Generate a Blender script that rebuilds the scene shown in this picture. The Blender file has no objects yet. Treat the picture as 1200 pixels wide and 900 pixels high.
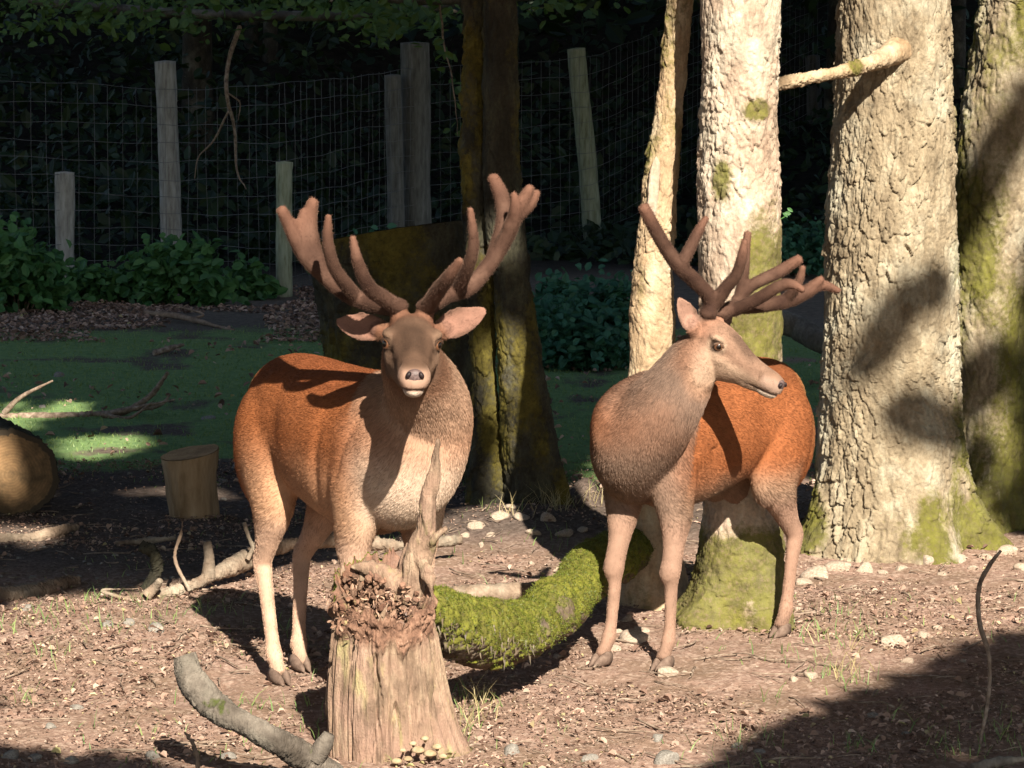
import bpy, math, random
import numpy as np
from mathutils import Vector, Matrix
random.seed(7)
RNG = np.random.default_rng(7)
SC = bpy.context.scene
COL = SC.collection
R = math.radians

# ------------------------------------------------------------------ camera
F, CX, CY, YH, CAMH = 3600.0, 600.0, 450.0, 40.0, 2.45      # focal length and horizon in photo pixels
PITCH = math.atan((CY - YH) / F)
cam = bpy.data.cameras.new('camera'); cam_o = bpy.data.objects.new('camera', cam); COL.objects.link(cam_o)
cam.sensor_width = 36.0; cam.lens = 36.0 * F / 1200.0
cam.clip_start = 0.1; cam.clip_end = 600.0
cam_o.location = (0, 0, CAMH); cam_o.rotation_euler = (math.pi / 2 - PITCH, 0, 0)
SC.camera = cam_o

# ------------------------------------------------------------------ sky, sun, exposure
SUN_EL, SUN_AZ = R(36.5), R(14.0)          # azimuth: to the right of straight behind the camera
w = bpy.data.worlds.new('World'); SC.world = w; w.use_nodes = True
wn = w.node_tree.nodes; wl = w.node_tree.links
sky = wn.new('ShaderNodeTexSky'); sky.sky_type = 'NISHITA'; sky.sun_disc = False
sky.sun_elevation = SUN_EL; sky.sun_rotation = math.pi - SUN_AZ
wl.new(sky.outputs[0], wn['Background'].inputs[0]); wn['Background'].inputs[1].default_value = 0.06
TO_SUN = Vector((math.sin(SUN_AZ) * math.cos(SUN_EL), -math.cos(SUN_AZ) * math.cos(SUN_EL), math.sin(SUN_EL)))
sl = bpy.data.lights.new('sun', 'SUN'); sl.energy = 5.0; sl.angle = R(0.5); sl.color = (1.0, 0.92, 0.79)
so = bpy.data.objects.new('sun', sl); COL.objects.link(so); so.rotation_euler = TO_SUN.to_track_quat('Z', 'Y').to_euler()
so.location = (8, -30, 20)
SC.view_settings.view_transform = 'Standard'; SC.view_settings.look = 'None'
SC.view_settings.exposure = 1.55; SC.view_settings.gamma = 1.0; SC.view_settings.use_curve_mapping = False
SC.cycles.max_bounces = 6; SC.cycles.transparent_max_bounces = 6
SC.cycles.use_denoising = True
SC.cycles.sample_clamp_indirect = 6.0

# ------------------------------------------------------------------ helpers
CP, SP = math.cos(PITCH), math.sin(PITCH)
def ray(px, py):
    a, b = (px - CX) / F, (CY - py) / F
    return Vector((a, CP + b * SP, -SP + b * CP))
def P(px, py, Y):                      # point seen at photo pixel (px, py) at world distance Y
    d = ray(px, py); t = Y / d.y
    return Vector((d.x * t, Y, CAMH + d.z * t))
def G(px, py, z=0.0):                  # ground point seen at a photo pixel
    d = ray(px, py); t = (z - CAMH) / d.z
    return Vector((d.x * t, d.y * t, z))

def hash3(ix, iy, iz, seed):
    h = (ix.astype(np.int64) * 374761393 + iy.astype(np.int64) * 668265263 + iz.astype(np.int64) * 2147483647 + seed * 1274126177) & 0xffffffff
    h = ((h ^ (h >> 13)) * 1274126177) & 0xffffffff
    h = ((h ^ (h >> 16)) * 2246822519) & 0xffffffff
    h = h ^ (h >> 15)
    return (h & 0xffffff) / float(0x1000000)
def vnoise(p, seed=0):
    p = np.asarray(p, float); i = np.floor(p); f = p - i; f = f * f * (3 - 2 * f); i = i.astype(np.int64)
    out = 0
    for dx in (0, 1):
        wx = f[:, 0] if dx else 1 - f[:, 0]
        for dy in (0, 1):
            wy = f[:, 1] if dy else 1 - f[:, 1]
            for dz in (0, 1):
                wz = f[:, 2] if dz else 1 - f[:, 2]
                out = out + wx * wy * wz * hash3(i[:, 0] + dx, i[:, 1] + dy, i[:, 2] + dz, seed)
    return out * 2 - 1
def fbm(p, octv=4, seed=0, gain=0.5):
    p = np.asarray(p, float); a, s, n = 1.0, 0.0, 0.0
    for k in range(octv):
        s = s + a * vnoise(p * (2.03 ** k) + 17.3 * k, seed + k); n += a; a *= gain
    return s / n
def worley(p, seed=0, vec=False):
    p = np.asarray(p, float); i = np.floor(p).astype(np.int64); f1 = np.full(len(p), 9.0); f2 = f1.copy(); cid = np.zeros(len(p)); dv = np.zeros_like(p)
    for dx in (-1, 0, 1):
        for dy in (-1, 0, 1):
            for dz in (-1, 0, 1):
                c = i + np.array([dx, dy, dz])
                q = c + np.stack([hash3(c[:, 0], c[:, 1], c[:, 2], seed + k) for k in range(3)], 1)
                d = np.sqrt(((p - q) ** 2).sum(1))
                m = d < f1
                f2 = np.where(m, f1, np.minimum(f2, d)); cid = np.where(m, hash3(c[:, 0], c[:, 1], c[:, 2], seed + 9), cid); f1 = np.where(m, d, f1)
                if vec: dv[m] = (p - q)[m]
    return (f1, f2, cid, dv) if vec else (f1, f2, cid)
def sstep(a, b, x):
    t = np.clip((x - a) / (b - a), 0, 1); return t * t * (3 - 2 * t)

def np_mesh(name, V, faces, smooth=True):
    """faces: list of (n,k) int arrays"""
    me = bpy.data.meshes.new(name)
    if not isinstance(faces, (list, tuple)): faces = [faces]
    faces = [np.asarray(f, np.int32) for f in faces if len(f)]
    V = np.asarray(V, np.float32)
    me.vertices.add(len(V)); me.vertices.foreach_set('co', V.ravel())
    nl = sum(f.size for f in faces); npol = sum(len(f) for f in faces)
    me.loops.add(nl); me.polygons.add(npol)
    me.loops.foreach_set('vertex_index', np.concatenate([f.ravel() for f in faces]))
    tot = np.concatenate([np.full(len(f), f.shape[1], np.int32) for f in faces])
    st = np.concatenate([[0], np.cumsum(tot)[:-1]]).astype(np.int32)
    me.polygons.foreach_set('loop_start', st); me.polygons.foreach_set('loop_total', tot)
    me.polygons.foreach_set('use_smooth', np.full(npol, smooth))
    me.update(calc_edges=True); me.validate()
    return me
def link(name, me, mat=None, parent=None):
    o = bpy.data.objects.new(name, me); COL.objects.link(o)
    if mat is not None:
        if len(me.materials) == 0: me.materials.append(mat)
    if parent is not None: o.parent = parent
    return o
def empty(name, loc=(0, 0, 0)):
    o = bpy.data.objects.new(name, None); COL.objects.link(o); o.location = loc; o.empty_display_size = 0.1
    return o
def tag(o, label, cat, group=None, kind=None):
    o['label'] = label; o['category'] = cat
    if group: o['group'] = group
    if kind: o['kind'] = kind
    return o
def setattr_f(me, name, arr):
    a = me.attributes.new(name, 'FLOAT', 'POINT'); a.data.foreach_set('value', np.asarray(arr, np.float32))
def setattr_c(me, name, arr):
    a = me.attributes.new(name, 'FLOAT_COLOR', 'POINT')
    c = np.ones((len(arr), 4), np.float32); c[:, :3] = arr
    a.data.foreach_set('color', c.ravel())
def verts_np(me):
    V = np.empty(len(me.vertices) * 3, np.float32); me.vertices.foreach_get('co', V); return V.reshape(-1, 3)
def norms_np(me):
    V = np.empty(len(me.vertices) * 3, np.float32); me.vertices.foreach_get('normal', V); return V.reshape(-1, 3)

def catmull(pts, n):
    pts = np.asarray(pts, float); k = len(pts)
    if k == 2:
        t = np.linspace(0, 1, n)[:, None]; return pts[0] * (1 - t) + pts[1] * t
    ext = np.vstack([2 * pts[0] - pts[1], pts, 2 * pts[-1] - pts[-2]])
    u = np.linspace(0, k - 1 - 1e-9, n); i = u.astype(int); t = (u - i)[:, None]
    p0, p1, p2, p3 = ext[i], ext[i + 1], ext[i + 2], ext[i + 3]
    return 0.5 * ((2 * p1) + (-p0 + p2) * t + (2 * p0 - 5 * p1 + 4 * p2 - p3) * t * t + (-p0 + 3 * p1 - 3 * p2 + p3) * t ** 3)
def frames(C, side=None):
    T = np.gradient(C, axis=0); T /= np.linalg.norm(T, axis=1)[:, None] + 1e-12
    if side is None:
        side = np.array([1.0, 0.13, 0.07]) if abs(T[0][0]) < 0.8 else np.array([0.1, 1.0, 0.05])
    S = np.empty_like(T); prev = np.asarray(side, float)
    for k in range(len(T)):
        s = prev - T[k] * prev.dot(T[k]); s /= np.linalg.norm(s) + 1e-12
        S[k] = s; prev = s
    B = np.cross(T, S)
    return T, S, B
def tube(pts, rad, n=40, nu=16, side=None, rb=None, caps=True, power=1.0, round_tip=True):
    """lofted tube: returns V, faces; rad along S, rb along B"""
    C = catmull(pts, n)
    ra = catmull(np.asarray(rad, float)[:, None], n)[:, 0]
    rbv = ra if rb is None else catmull(np.asarray(rb, float)[:, None], n)[:, 0]
    ra = np.maximum(ra, 1e-4); rbv = np.maximum(rbv, 1e-4)
    T, S, B = frames(C, side)
    th = np.linspace(0, 2 * math.pi, nu, endpoint=False)
    V = C[:, None, :] + ra[:, None, None] * np.cos(th)[None, :, None] * S[:, None, :] + rbv[:, None, None] * np.sin(th)[None, :, None] * B[:, None, :]
    V = V.reshape(-1, 3)
    a = np.arange(n - 1)[:, None] * nu + np.arange(nu)[None, :]; b = np.arange(n - 1)[:, None] * nu + (np.arange(nu)[None, :] + 1) % nu
    quads = np.stack([a, b, b + nu, a + nu], -1).reshape(-1, 4)
    fs = [quads]
    if caps:
        c0 = C[0] - T[0] * (min(ra[0], rbv[0]) * 0.5 if round_tip else 0); c1 = C[-1] + T[-1] * (min(ra[-1], rbv[-1]) * 0.5 if round_tip else 0)
        k = len(V); V = np.vstack([V, c0, c1])
        j = np.arange(nu); jn = (j + 1) % nu
        fs.append(np.stack([np.full(nu, k), jn, j], -1)); o = (n - 1) * nu
        fs.append(np.stack([np.full(nu, k + 1), o + j, o + jn], -1))
    return V, fs
def merge(parts):
    Vs, fd, off = [], {}, 0
    for V, fs in parts:
        Vs.append(V)
        for f in fs: fd.setdefault(f.shape[1], []).append(np.asarray(f) + off)
        off += len(V)
    return np.vstack(Vs), [np.concatenate(v) for v in fd.values()]
def ico(sub=2):
    import bmesh
    bm = bmesh.new(); bmesh.ops.create_icosphere(bm, subdivisions=sub, radius=1.0)
    V = np.array([v.co[:] for v in bm.verts]); Fc = np.array([[v.index for v in f.verts] for f in bm.faces]); bm.free()
    return V, Fc
def ellipsoid(c, r, M=None, sub=3):
    V, Fc = ico(sub); V = V * np.asarray(r)
    if M is not None: V = V @ np.asarray(M)
    return V + np.asarray(c), [Fc]
def remesh(V, fs, voxel, smooth=6, factor=0.5):
    me = np_mesh('tmp', V, fs); o = bpy.data.objects.new('tmp', me); COL.objects.link(o)
    m = o.modifiers.new('r', 'REMESH'); m.mode = 'VOXEL'; m.voxel_size = voxel; m.use_smooth_shade = True
    if smooth:
        s = o.modifiers.new('s', 'SMOOTH'); s.factor = factor; s.iterations = smooth
    bpy.context.view_layer.update()
    dg = bpy.context.evaluated_depsgraph_get()
    out = bpy.data.meshes.new_from_object(o.evaluated_get(dg))
    bpy.data.objects.remove(o); bpy.data.meshes.remove(me)
    out.polygons.foreach_set('use_smooth', np.full(len(out.polygons), True))
    return out

# ------------------------------------------------------------------ materials
class NT:
    def __init__(s, name):
        s.m = bpy.data.materials.new(name); s.m.use_nodes = True; s.t = s.m.node_tree; s.n = s.t.nodes; s.l = s.t.links
        s.b = s.n['Principled BSDF']; s.out = s.n['Material Output']
    def node(s, typ, **kw):
        n = s.n.new(typ)
        for k, v in kw.items(): setattr(n, k, v)
        return n
    def set(s, sock, v):
        if hasattr(v, 'is_output') or isinstance(v, bpy.types.NodeSocket): s.l.new(v, sock)
        else:
            try: sock.default_value = v
            except Exception: sock.default_value = (*v, 1.0)
    def coord(s, kind='Object'): return s.node('ShaderNodeTexCoord').outputs[kind]
    def pos(s): return s.node('ShaderNodeNewGeometry').outputs['Position']
    def map(s, vec, scale):
        n = s.node('ShaderNodeMapping'); s.l.new(vec, n.inputs[0]); n.inputs['Scale'].default_value = scale; return n.outputs[0]
    def noise(s, vec, scale, detail=4, rough=0.55, dist=0.0, out='Fac'):
        n = s.node('ShaderNodeTexNoise'); s.l.new(vec, n.inputs['Vector']); n.inputs['Scale'].default_value = scale
        n.inputs['Detail'].default_value = detail; n.inputs['Roughness'].default_value = rough; n.inputs['Distortion'].default_value = dist
        return n.outputs[out]
    def voro(s, vec, scale, feat='F1', out='Distance'):
        n = s.node('ShaderNodeTexVoronoi'); n.feature = feat; s.l.new(vec, n.inputs['Vector']); n.inputs['Scale'].default_value = scale
        return n.outputs[out]
    def ramp(s, fac, stops):
        n = s.node('ShaderNodeValToRGB'); s.l.new(fac, n.inputs[0]); e = n.color_ramp.elements
        while len(e) < len(stops): e.new(0.5)
        for el, (p, c) in zip(e, stops):
            el.position = p; el.color = (*c, 1) if hasattr(c, '__len__') else (c, c, c, 1)
        return n.outputs[0]
    def mix(s, fac, a, b, typ='MIX'):
        n = s.node('ShaderNodeMix'); n.data_type = 'RGBA'; n.blend_type = typ
        s.set(n.inputs[0], fac); s.set(n.inputs[6], a); s.set(n.inputs[7], b); return n.outputs[2]
    def math(s, op, a, b=0.0):
        n = s.node('ShaderNodeMath'); n.operation = op; s.set(n.inputs[0], a); s.set(n.inputs[1], b); return n.outputs[0]
    def attr(s, name, out='Fac'):
        n = s.node('ShaderNodeAttribute'); n.attribute_name = name; return n.outputs[out]
    def bump(s, h, strength=0.3, dist=0.01):
        n = s.node('ShaderNodeBump'); s.l.new(h, n.inputs['Height']); n.inputs['Strength'].default_value = strength; n.inputs['Distance'].default_value = dist
        s.l.new(n.outputs[0], s.b.inputs['Normal'])
    def fin(s, col=None, rough=0.85, spec=0.2, **kw):
        if col is not None: s.set(s.b.inputs['Base Color'], col)
        s.set(s.b.inputs['Roughness'], rough); s.b.inputs['Specular IOR Level'].default_value = spec
        for k, v in kw.items(): s.set(s.b.inputs[k.replace('_', ' ')], v)
        return s.m

def mat_bark(name, cols, moss=(0.088, 0.096, 0.013), mscale=9.0, lichen=(0.46, 0.45, 0.36), lich=0.35):
    t = NT(name); v = t.coord('Object')
    n1 = t.noise(t.map(v, (1, 1, .5)), mscale, 6, .65)
    c = t.ramp(n1, [(0.28, cols[0]), (0.5, cols[1]), (0.72, cols[2])])
    n2 = t.noise(v, 3.2, 5, .6); c = t.mix(t.ramp(n2, [(0.5, 0.0), (0.68, lich)]), c, lichen)
    n3 = t.noise(v, 60, 3, .6); c = t.mix(0.35, c, t.ramp(n3, [(0.3, 0.25), (0.7, 0.8)]), 'OVERLAY')
    m = t.attr('moss'); nm = t.noise(v, 40, 4, .7)
    mm = t.math('MULTIPLY', t.ramp(t.math('ADD', m, t.math('MULTIPLY', t.math('SUBTRACT', nm, 0.5), 0.7)), [(0.36, 0.0), (0.66, 1.0)]), 0.9)
    mc = t.mix(t.ramp(t.noise(v, 14, 6, .7), [(0.3, 0.0), (0.7, 1.0)]), (moss[0] * .5, moss[1] * .42, moss[2] * .6), (moss[0] * 1.45, moss[1] * 1.3, moss[2] * 1.4)); mc = t.mix(t.ramp(t.noise(v, 55, 4, .7), [(0.5, 0.0), (0.72, .6)]), mc, cols[0])
    c = t.mix(mm, c, mc)
    t.bump(t.math('ADD', t.noise(t.map(v, (1, 1, .45)), 45, 5, .7), t.math('MULTIPLY', t.noise(v, 150, 2), .4)), 0.55, 0.012)
    return t.fin(c, 0.92, 0.12)
def mat_simple(name, cols, scale=20, rough=0.85, stretch=(1, 1, 1), bump=0.3, bd=0.004, spec=0.2, detail=5):
    t = NT(name); v = t.map(t.coord('Object'), stretch)
    n1 = t.noise(v, scale, detail, .62)
    st = [(0.3 + 0.4 * i / max(1, len(cols) - 1), c) for i, c in enumerate(cols)]
    c = t.ramp(n1, st); t.bump(t.noise(v, scale * 2.5, 4, .6), bump, bd)
    return t.fin(c, rough, spec)
def mat_leaf(name, c1, c2, trans=0.35, rough=0.5, scale=3.0):
    t = NT(name); r = t.attr('rnd'); c = t.mix(r, c1, c2)
    t.fin(c, rough, 0.3)
    tr = t.node('ShaderNodeBsdfTranslucent'); t.l.new(t.mix(0.5, c, (0.10, 0.16, 0.02)), tr.inputs[0])
    mx = t.node('ShaderNodeMixShader'); mx.inputs[0].default_value = trans
    t.l.new(t.b.outputs[0], mx.inputs[1]); t.l.new(tr.outputs[0], mx.inputs[2]); t.l.new(mx.outputs[0], t.out.inputs['Surface'])
    return t.m
def mat_vcol(name, rough=0.7, spec=0.2, sheen=0.0, bump=None):
    t = NT(name); c = t.attr('col', 'Color')
    if bump: t.bump(t.noise(t.map(t.coord('Object'), bump[2]), bump[0], 4, .6), bump[1], 0.004)
    t.fin(c, rough, spec)
    if sheen: t.b.inputs['Sheen Weight'].default_value = sheen; t.b.inputs['Sheen Roughness'].default_value = 0.4
    return t.m
# ------------------------------------------------------------------ ground
def gheight(x, y):
    p = np.stack([x, y, np.zeros_like(x)], 1)
    h = 0.018 * fbm(p * 1.3, 4, 3) + 0.013 * fbm(p * 6, 3, 5)
    def mound(px, py, amp, sx, sy):
        c = G(px, py); return amp * np.exp(-((x - c.x) / sx) ** 2 - ((y - c.y) / sy) ** 2)
    h = h + mound(620, 612, 0.07, 0.42, 0.5) + mound(686, 590, 0.13, 0.10, 0.25) + mound(1060, 640, 0.05, 0.6, 0.5)
    h = h + mound(150, 745, 0.03, 0.8, 0.6)
    far = sstep(33.0, 62.0, y + 0.25 * np.abs(x)) * 7.5 + 0.4 * sstep(26, 34, y) * fbm(p * 0.3, 3, 8)
    return h + far
def gz(x, y): return float(gheight(np.array([float(x)]), np.array([float(y)]))[0])
def axis(dense_a, dense_b, step, lo, hi, grow=1.09):
    a = list(np.arange(dense_a, dense_b, step)); s = step
    b = []; v = dense_b
    while v < hi: b.append(v); s *= grow; v += s
    b.append(hi); c = []; s = step; v = dense_a - step
    while v > lo: c.append(v); s *= grow; v -= s
    c.append(lo)
    return np.array(c[::-1] + a + b)
def build_ground():
    xs = axis(-2.6, 2.9, 0.017, -260, 260); ys = axis(9.2, 17.0, 0.022, -60, 320, 1.03)
    X, Y = np.meshgrid(xs, ys); x, y = X.ravel(), Y.ravel()
    z = gheight(x, y)
    near = (np.abs(x) < 4) & (y > 8.5) & (y < 22)
    p = np.stack([x, y, x * 0], 1)
    f1, f2, cid = worley(p[near] * 26 + 0.6 * fbm(p[near] * 30, 2, 4)[:, None], 4)
    z[near] += 0.012 * (0.6 - f1) * (cid > 0.45) + 0.006 * fbm(p[near] * 70, 2, 6)
    V = np.stack([x, y, z], 1); nx, ny = len(xs), len(ys)
    i = np.arange(ny - 1)[:, None] * nx + np.arange(nx - 1)[None, :]
    q = np.stack([i, i + 1, i + 1 + nx, i + nx], -1).reshape(-1, 4)
    me = np_mesh('ground', V, q)
    # what covers the soil: grass on the clearing, chips by the fence, soil with shade in its colour between and beyond
    wob = fbm(p * 0.7, 4, 21)
    grass = sstep(16.2, 17.6, y + 0.8 * wob) * (1 - sstep(24.6, 26.0, y + 1.2 * wob))
    grass *= 0.30 + 0.70 * sstep(-0.42, 0.05, fbm(p * 1.9, 4, 33))
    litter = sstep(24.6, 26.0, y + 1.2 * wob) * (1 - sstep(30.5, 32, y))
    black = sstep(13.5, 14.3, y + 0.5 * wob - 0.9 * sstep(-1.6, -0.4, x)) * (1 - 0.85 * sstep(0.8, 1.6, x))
    setattr_f(me, 'grass', grass); setattr_f(me, 'chips', litter); setattr_f(me, 'shaded_soil', black); setattr_f(me, 'wood_shade', sstep(30.0, 32.0, y + .6 * wob))
    t = NT('forest_soil'); v = t.pos()
    a = t.noise(v, 2.4, 6, .65); b = t.noise(v, 34, 5, .7); c3 = t.voro(v, 60, 'F1', 'Color')
    soil = t.ramp(b, [(0.28, (0.12, 0.072, 0.053)), (0.5, (0.25, 0.16, 0.122)), (0.74, (0.36, 0.25, 0.2))])
    soil = t.mix(t.ramp(a, [(0.4, 0.0), (0.62, 0.75)]), soil, t.mix(t.noise(v, 55, 4), (0.10, 0.062, 0.042), (0.21, 0.145, 0.095)))
    bw = t.node('ShaderNodeRGBToBW'); t.l.new(c3, bw.inputs[0])
    soil = t.mix(t.ramp(bw.outputs[0], [(0.62, 0.0), (0.75, 0.4)]), soil, (0.44, 0.33, 0.26))
    shaded_soil = t.ramp(b, [(0.3, (0.035, 0.028, 0.024)), (0.55, (0.085, 0.066, 0.055)), (0.8, (0.20, 0.17, 0.15))])  # darker stony soil, with the shade over this band put into its colour
    c = t.mix(t.math('MULTIPLY', t.attr('shaded_soil'), 0.85), soil, shaded_soil)
    gr = t.ramp(t.noise(v, 14, 5, .7), [(0.3, (0.09, 0.16, 0.06)), (0.55, (0.15, 0.23, 0.085)), (0.78, (0.22, 0.26, 0.12))])
    c = t.mix(t.ramp(t.math('ADD', t.attr('grass'), t.math('MULTIPLY', t.math('SUBTRACT', t.noise(v, 6, 5, .7), .5), .6)), [(0.3, 0.0), (0.6, 0.95)]), c, gr)
    c = t.mix(t.attr('chips'), c, t.ramp(t.noise(v, 18, 5, .7), [(0.3, (0.06, 0.05, 0.04)), (0.6, (0.14, 0.115, 0.09)), (0.8, (0.24, 0.2, 0.16))]))
    c = t.mix(t.attr('wood_shade'), c, t.ramp(t.noise(v, 9, 4), [(0.3, (0.010, 0.009, 0.007)), (0.7, (0.03, 0.026, 0.02))]))  # near-black soil beyond the fence: the wood's shade painted into the ground
    t.bump(t.math('ADD', b, t.math('MULTIPLY', t.noise(v, 140, 3, .6), .5)), 0.8, 0.012)
    t.fin(c, 0.95, 0.1)
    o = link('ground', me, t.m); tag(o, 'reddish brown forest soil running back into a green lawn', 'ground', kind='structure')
    return o
build_ground()

# ------------------------------------------------------------------ leaf cards
def leaf_cards(C, size, N=None, spread=1.0, aspect=0.55, rng=RNG, fold=0.25, lift=None):
    """two-quad folded leaves at C (n,3); N: preferred normals; returns V, F, rnd"""
    n = len(C); size = np.broadcast_to(np.asarray(size, float), (n,))
    d = rng.normal(size=(n, 3)); d /= np.linalg.norm(d, axis=1)[:, None]
    if N is None: nn = rng.normal(size=(n, 3))
    else: nn = np.asarray(N) + spread * rng.normal(size=(n, 3))
    nn /= np.linalg.norm(nn, axis=1)[:, None]
    u = d - nn * (d * nn).sum(1)[:, None]; u /= np.linalg.norm(u, axis=1)[:, None] + 1e-9
    if lift is not None:
        u = u + np.asarray(lift); u /= np.linalg.norm(u, axis=1)[:, None]
        nn = nn - u * (nn * u).sum(1)[:, None]; nn /= np.linalg.norm(nn, axis=1)[:, None] + 1e-9
    v = np.cross(nn, u)
    asp = aspect * rng.uniform(.75, 1.25, n)
    shp = [(-.5, 0, 0), (-.2, .46, 1), (.18, .42, 1), (.5, 0, -.2), (.18, -.42, 1), (-.2, -.46, 1)]
    f = fold * rng.uniform(0.2, 1.6, n)
    V = np.stack([C + size[:, None] * (a * u + (b * asp)[:, None] * v + (0.5 * c * f * asp)[:, None] * nn) for a, b, c in shp], 1)
    k = np.arange(n)[:, None] * 6
    Fq = np.concatenate([k + np.array([0, 3, 2, 1]), k + np.array([0, 5, 4, 3])])
    rnd = np.repeat(rng.uniform(0, 1, n), 6)
    return V.reshape(-1, 3), Fq, rnd
def leaf_obj(name, C, size, mat, parent=None, **kw):
    V, Fq, rnd = leaf_cards(C, size, **kw)
    me = np_mesh(name, V, Fq, smooth=False); setattr_f(me, 'rnd', rnd)
    return link(name, me, mat, parent)

M = {}
M['litter'] = None
def mat_litter():
    t = NT('dry_leaf'); r = t.attr('rnd')
    c = t.ramp(r, [(0.0, (0.08, 0.045, 0.032)), (0.35, (0.20, 0.125, 0.092)), (0.7, (0.30, 0.20, 0.15)), (0.95, (0.40, 0.29, 0.225)), (1.0, (0.34, 0.30, 0.13))])
    return t.fin(c, 0.8, 0.2)
M['litter'] = mat_litter()
M['grassblade'] = mat_leaf('grass_blade', (0.13, 0.22, 0.075), (0.22, 0.28, 0.09), 0.3)
M['drygrass'] = mat_leaf('dry_grass', (0.30, 0.24, 0.11), (0.45, 0.37, 0.2), 0.2)
M['twig'] = mat_simple('twig_bark', [(0.07, 0.05, 0.035), (0.18, 0.13, 0.095), (0.30, 0.235, 0.18)], 30, stretch=(1, 1, 1))

def scatter_litter():
    n = 95000
    y = 9.0 + 8.6 * RNG.random(n) ** 1.15; x = (RNG.random(n) * 2 - 1) * (0.35 + 0.178 * y)
    p = np.stack([x, y, x * 0], 1)
    keep = (fbm(p * 1.9, 4, 55) * 1.3 + RNG.normal(size=n) * 0.2 > -0.02)
    x, y = x[keep], y[keep]; n = len(x)
    z = gheight(x, y) + RNG.uniform(0.002, 0.018, n)
    s = np.where(RNG.random(n) < 0.9, RNG.uniform(.006, .017, n), RNG.uniform(.018, .042, n))
    leaf_o = leaf_obj('leaf_litter', np.stack([x, y, z], 1), s, M['litter'], N=np.array([0, 0, 1.0]), spread=.33, aspect=.62, fold=.8)
    tag(leaf_o, 'scattered dry brown leaf litter on the soil', 'leaf litter', kind='stuff')
    # odd leaves and bits on the lawn
    n = 2600; y = RNG.uniform(16.0, 25.5, n); x = RNG.uniform(-1, 1, n) * (.4 + .178 * y); k = fbm(np.stack([x, y, x * 0], 1) * 1.2, 3, 66) + RNG.normal(size=n) * .15 > .05; x, y = x[k], y[k]
    o = leaf_obj('lawn_debris', np.stack([x, y, gheight(x, y) + RNG.uniform(.01, .03, len(x))], 1), RNG.uniform(.015, .07, len(x)), M['litter'], N=np.array([0, 0, 1.0]), spread=.5, aspect=.6, fold=.8)
    tag(o, 'stray dead leaves and bits lying on the lawn', 'leaf litter', kind='stuff')
    # paler chips by the fence
    n = 16000
    y = RNG.uniform(24.4, 30.0, n); x = RNG.uniform(-6.5, -1.0, n) + 0.0 * y
    p = np.stack([x, y, x * 0], 1); k = fbm(p * .8, 3, 15) > -.2; x, y = x[k], y[k]
    o = leaf_obj('wood_chips', np.stack([x, y, gheight(x, y) + RNG.uniform(.004, .03, len(x))], 1), RNG.uniform(.02, .065, len(x)), M['litter'], N=np.array([0, 0, 1.0]), spread=.4, aspect=.6, fold=.6)
    tag(o, 'pale dry leaves and chips heaped along the fence foot', 'leaf litter', kind='stuff')
    # twigs on the soil
    parts = []
    for k in range(800):
        yy = 9.3 + 7.2 * random.random(); xx = random.uniform(-1, 1) * (0.3 + .175 * yy); a = random.uniform(0, 6.28); L = random.uniform(.05, .26)
        p0 = Vector((xx, yy, 0)); pts = []
        for q in range(4):
            w = p0 + Vector((math.cos(a), math.sin(a), 0)) * (L * q / 3) + Vector((random.uniform(-.01, .01), random.uniform(-.01, .01), 0))
            pts.append((w.x, w.y, gz(w.x, w.y) + random.uniform(.006, .02)))
        r = random.uniform(.0016, .005)
        parts.append(tube(pts, [r, r, r * .8, r * .4], 5, 5))
    V, fs = merge(parts); o = link('fallen_twigs', np_mesh('fallen_twigs', V, fs), M['twig'])
    tag(o, 'thin dry twigs strewn over the soil', 'twigs', kind='stuff')
scatter_litter()

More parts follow.
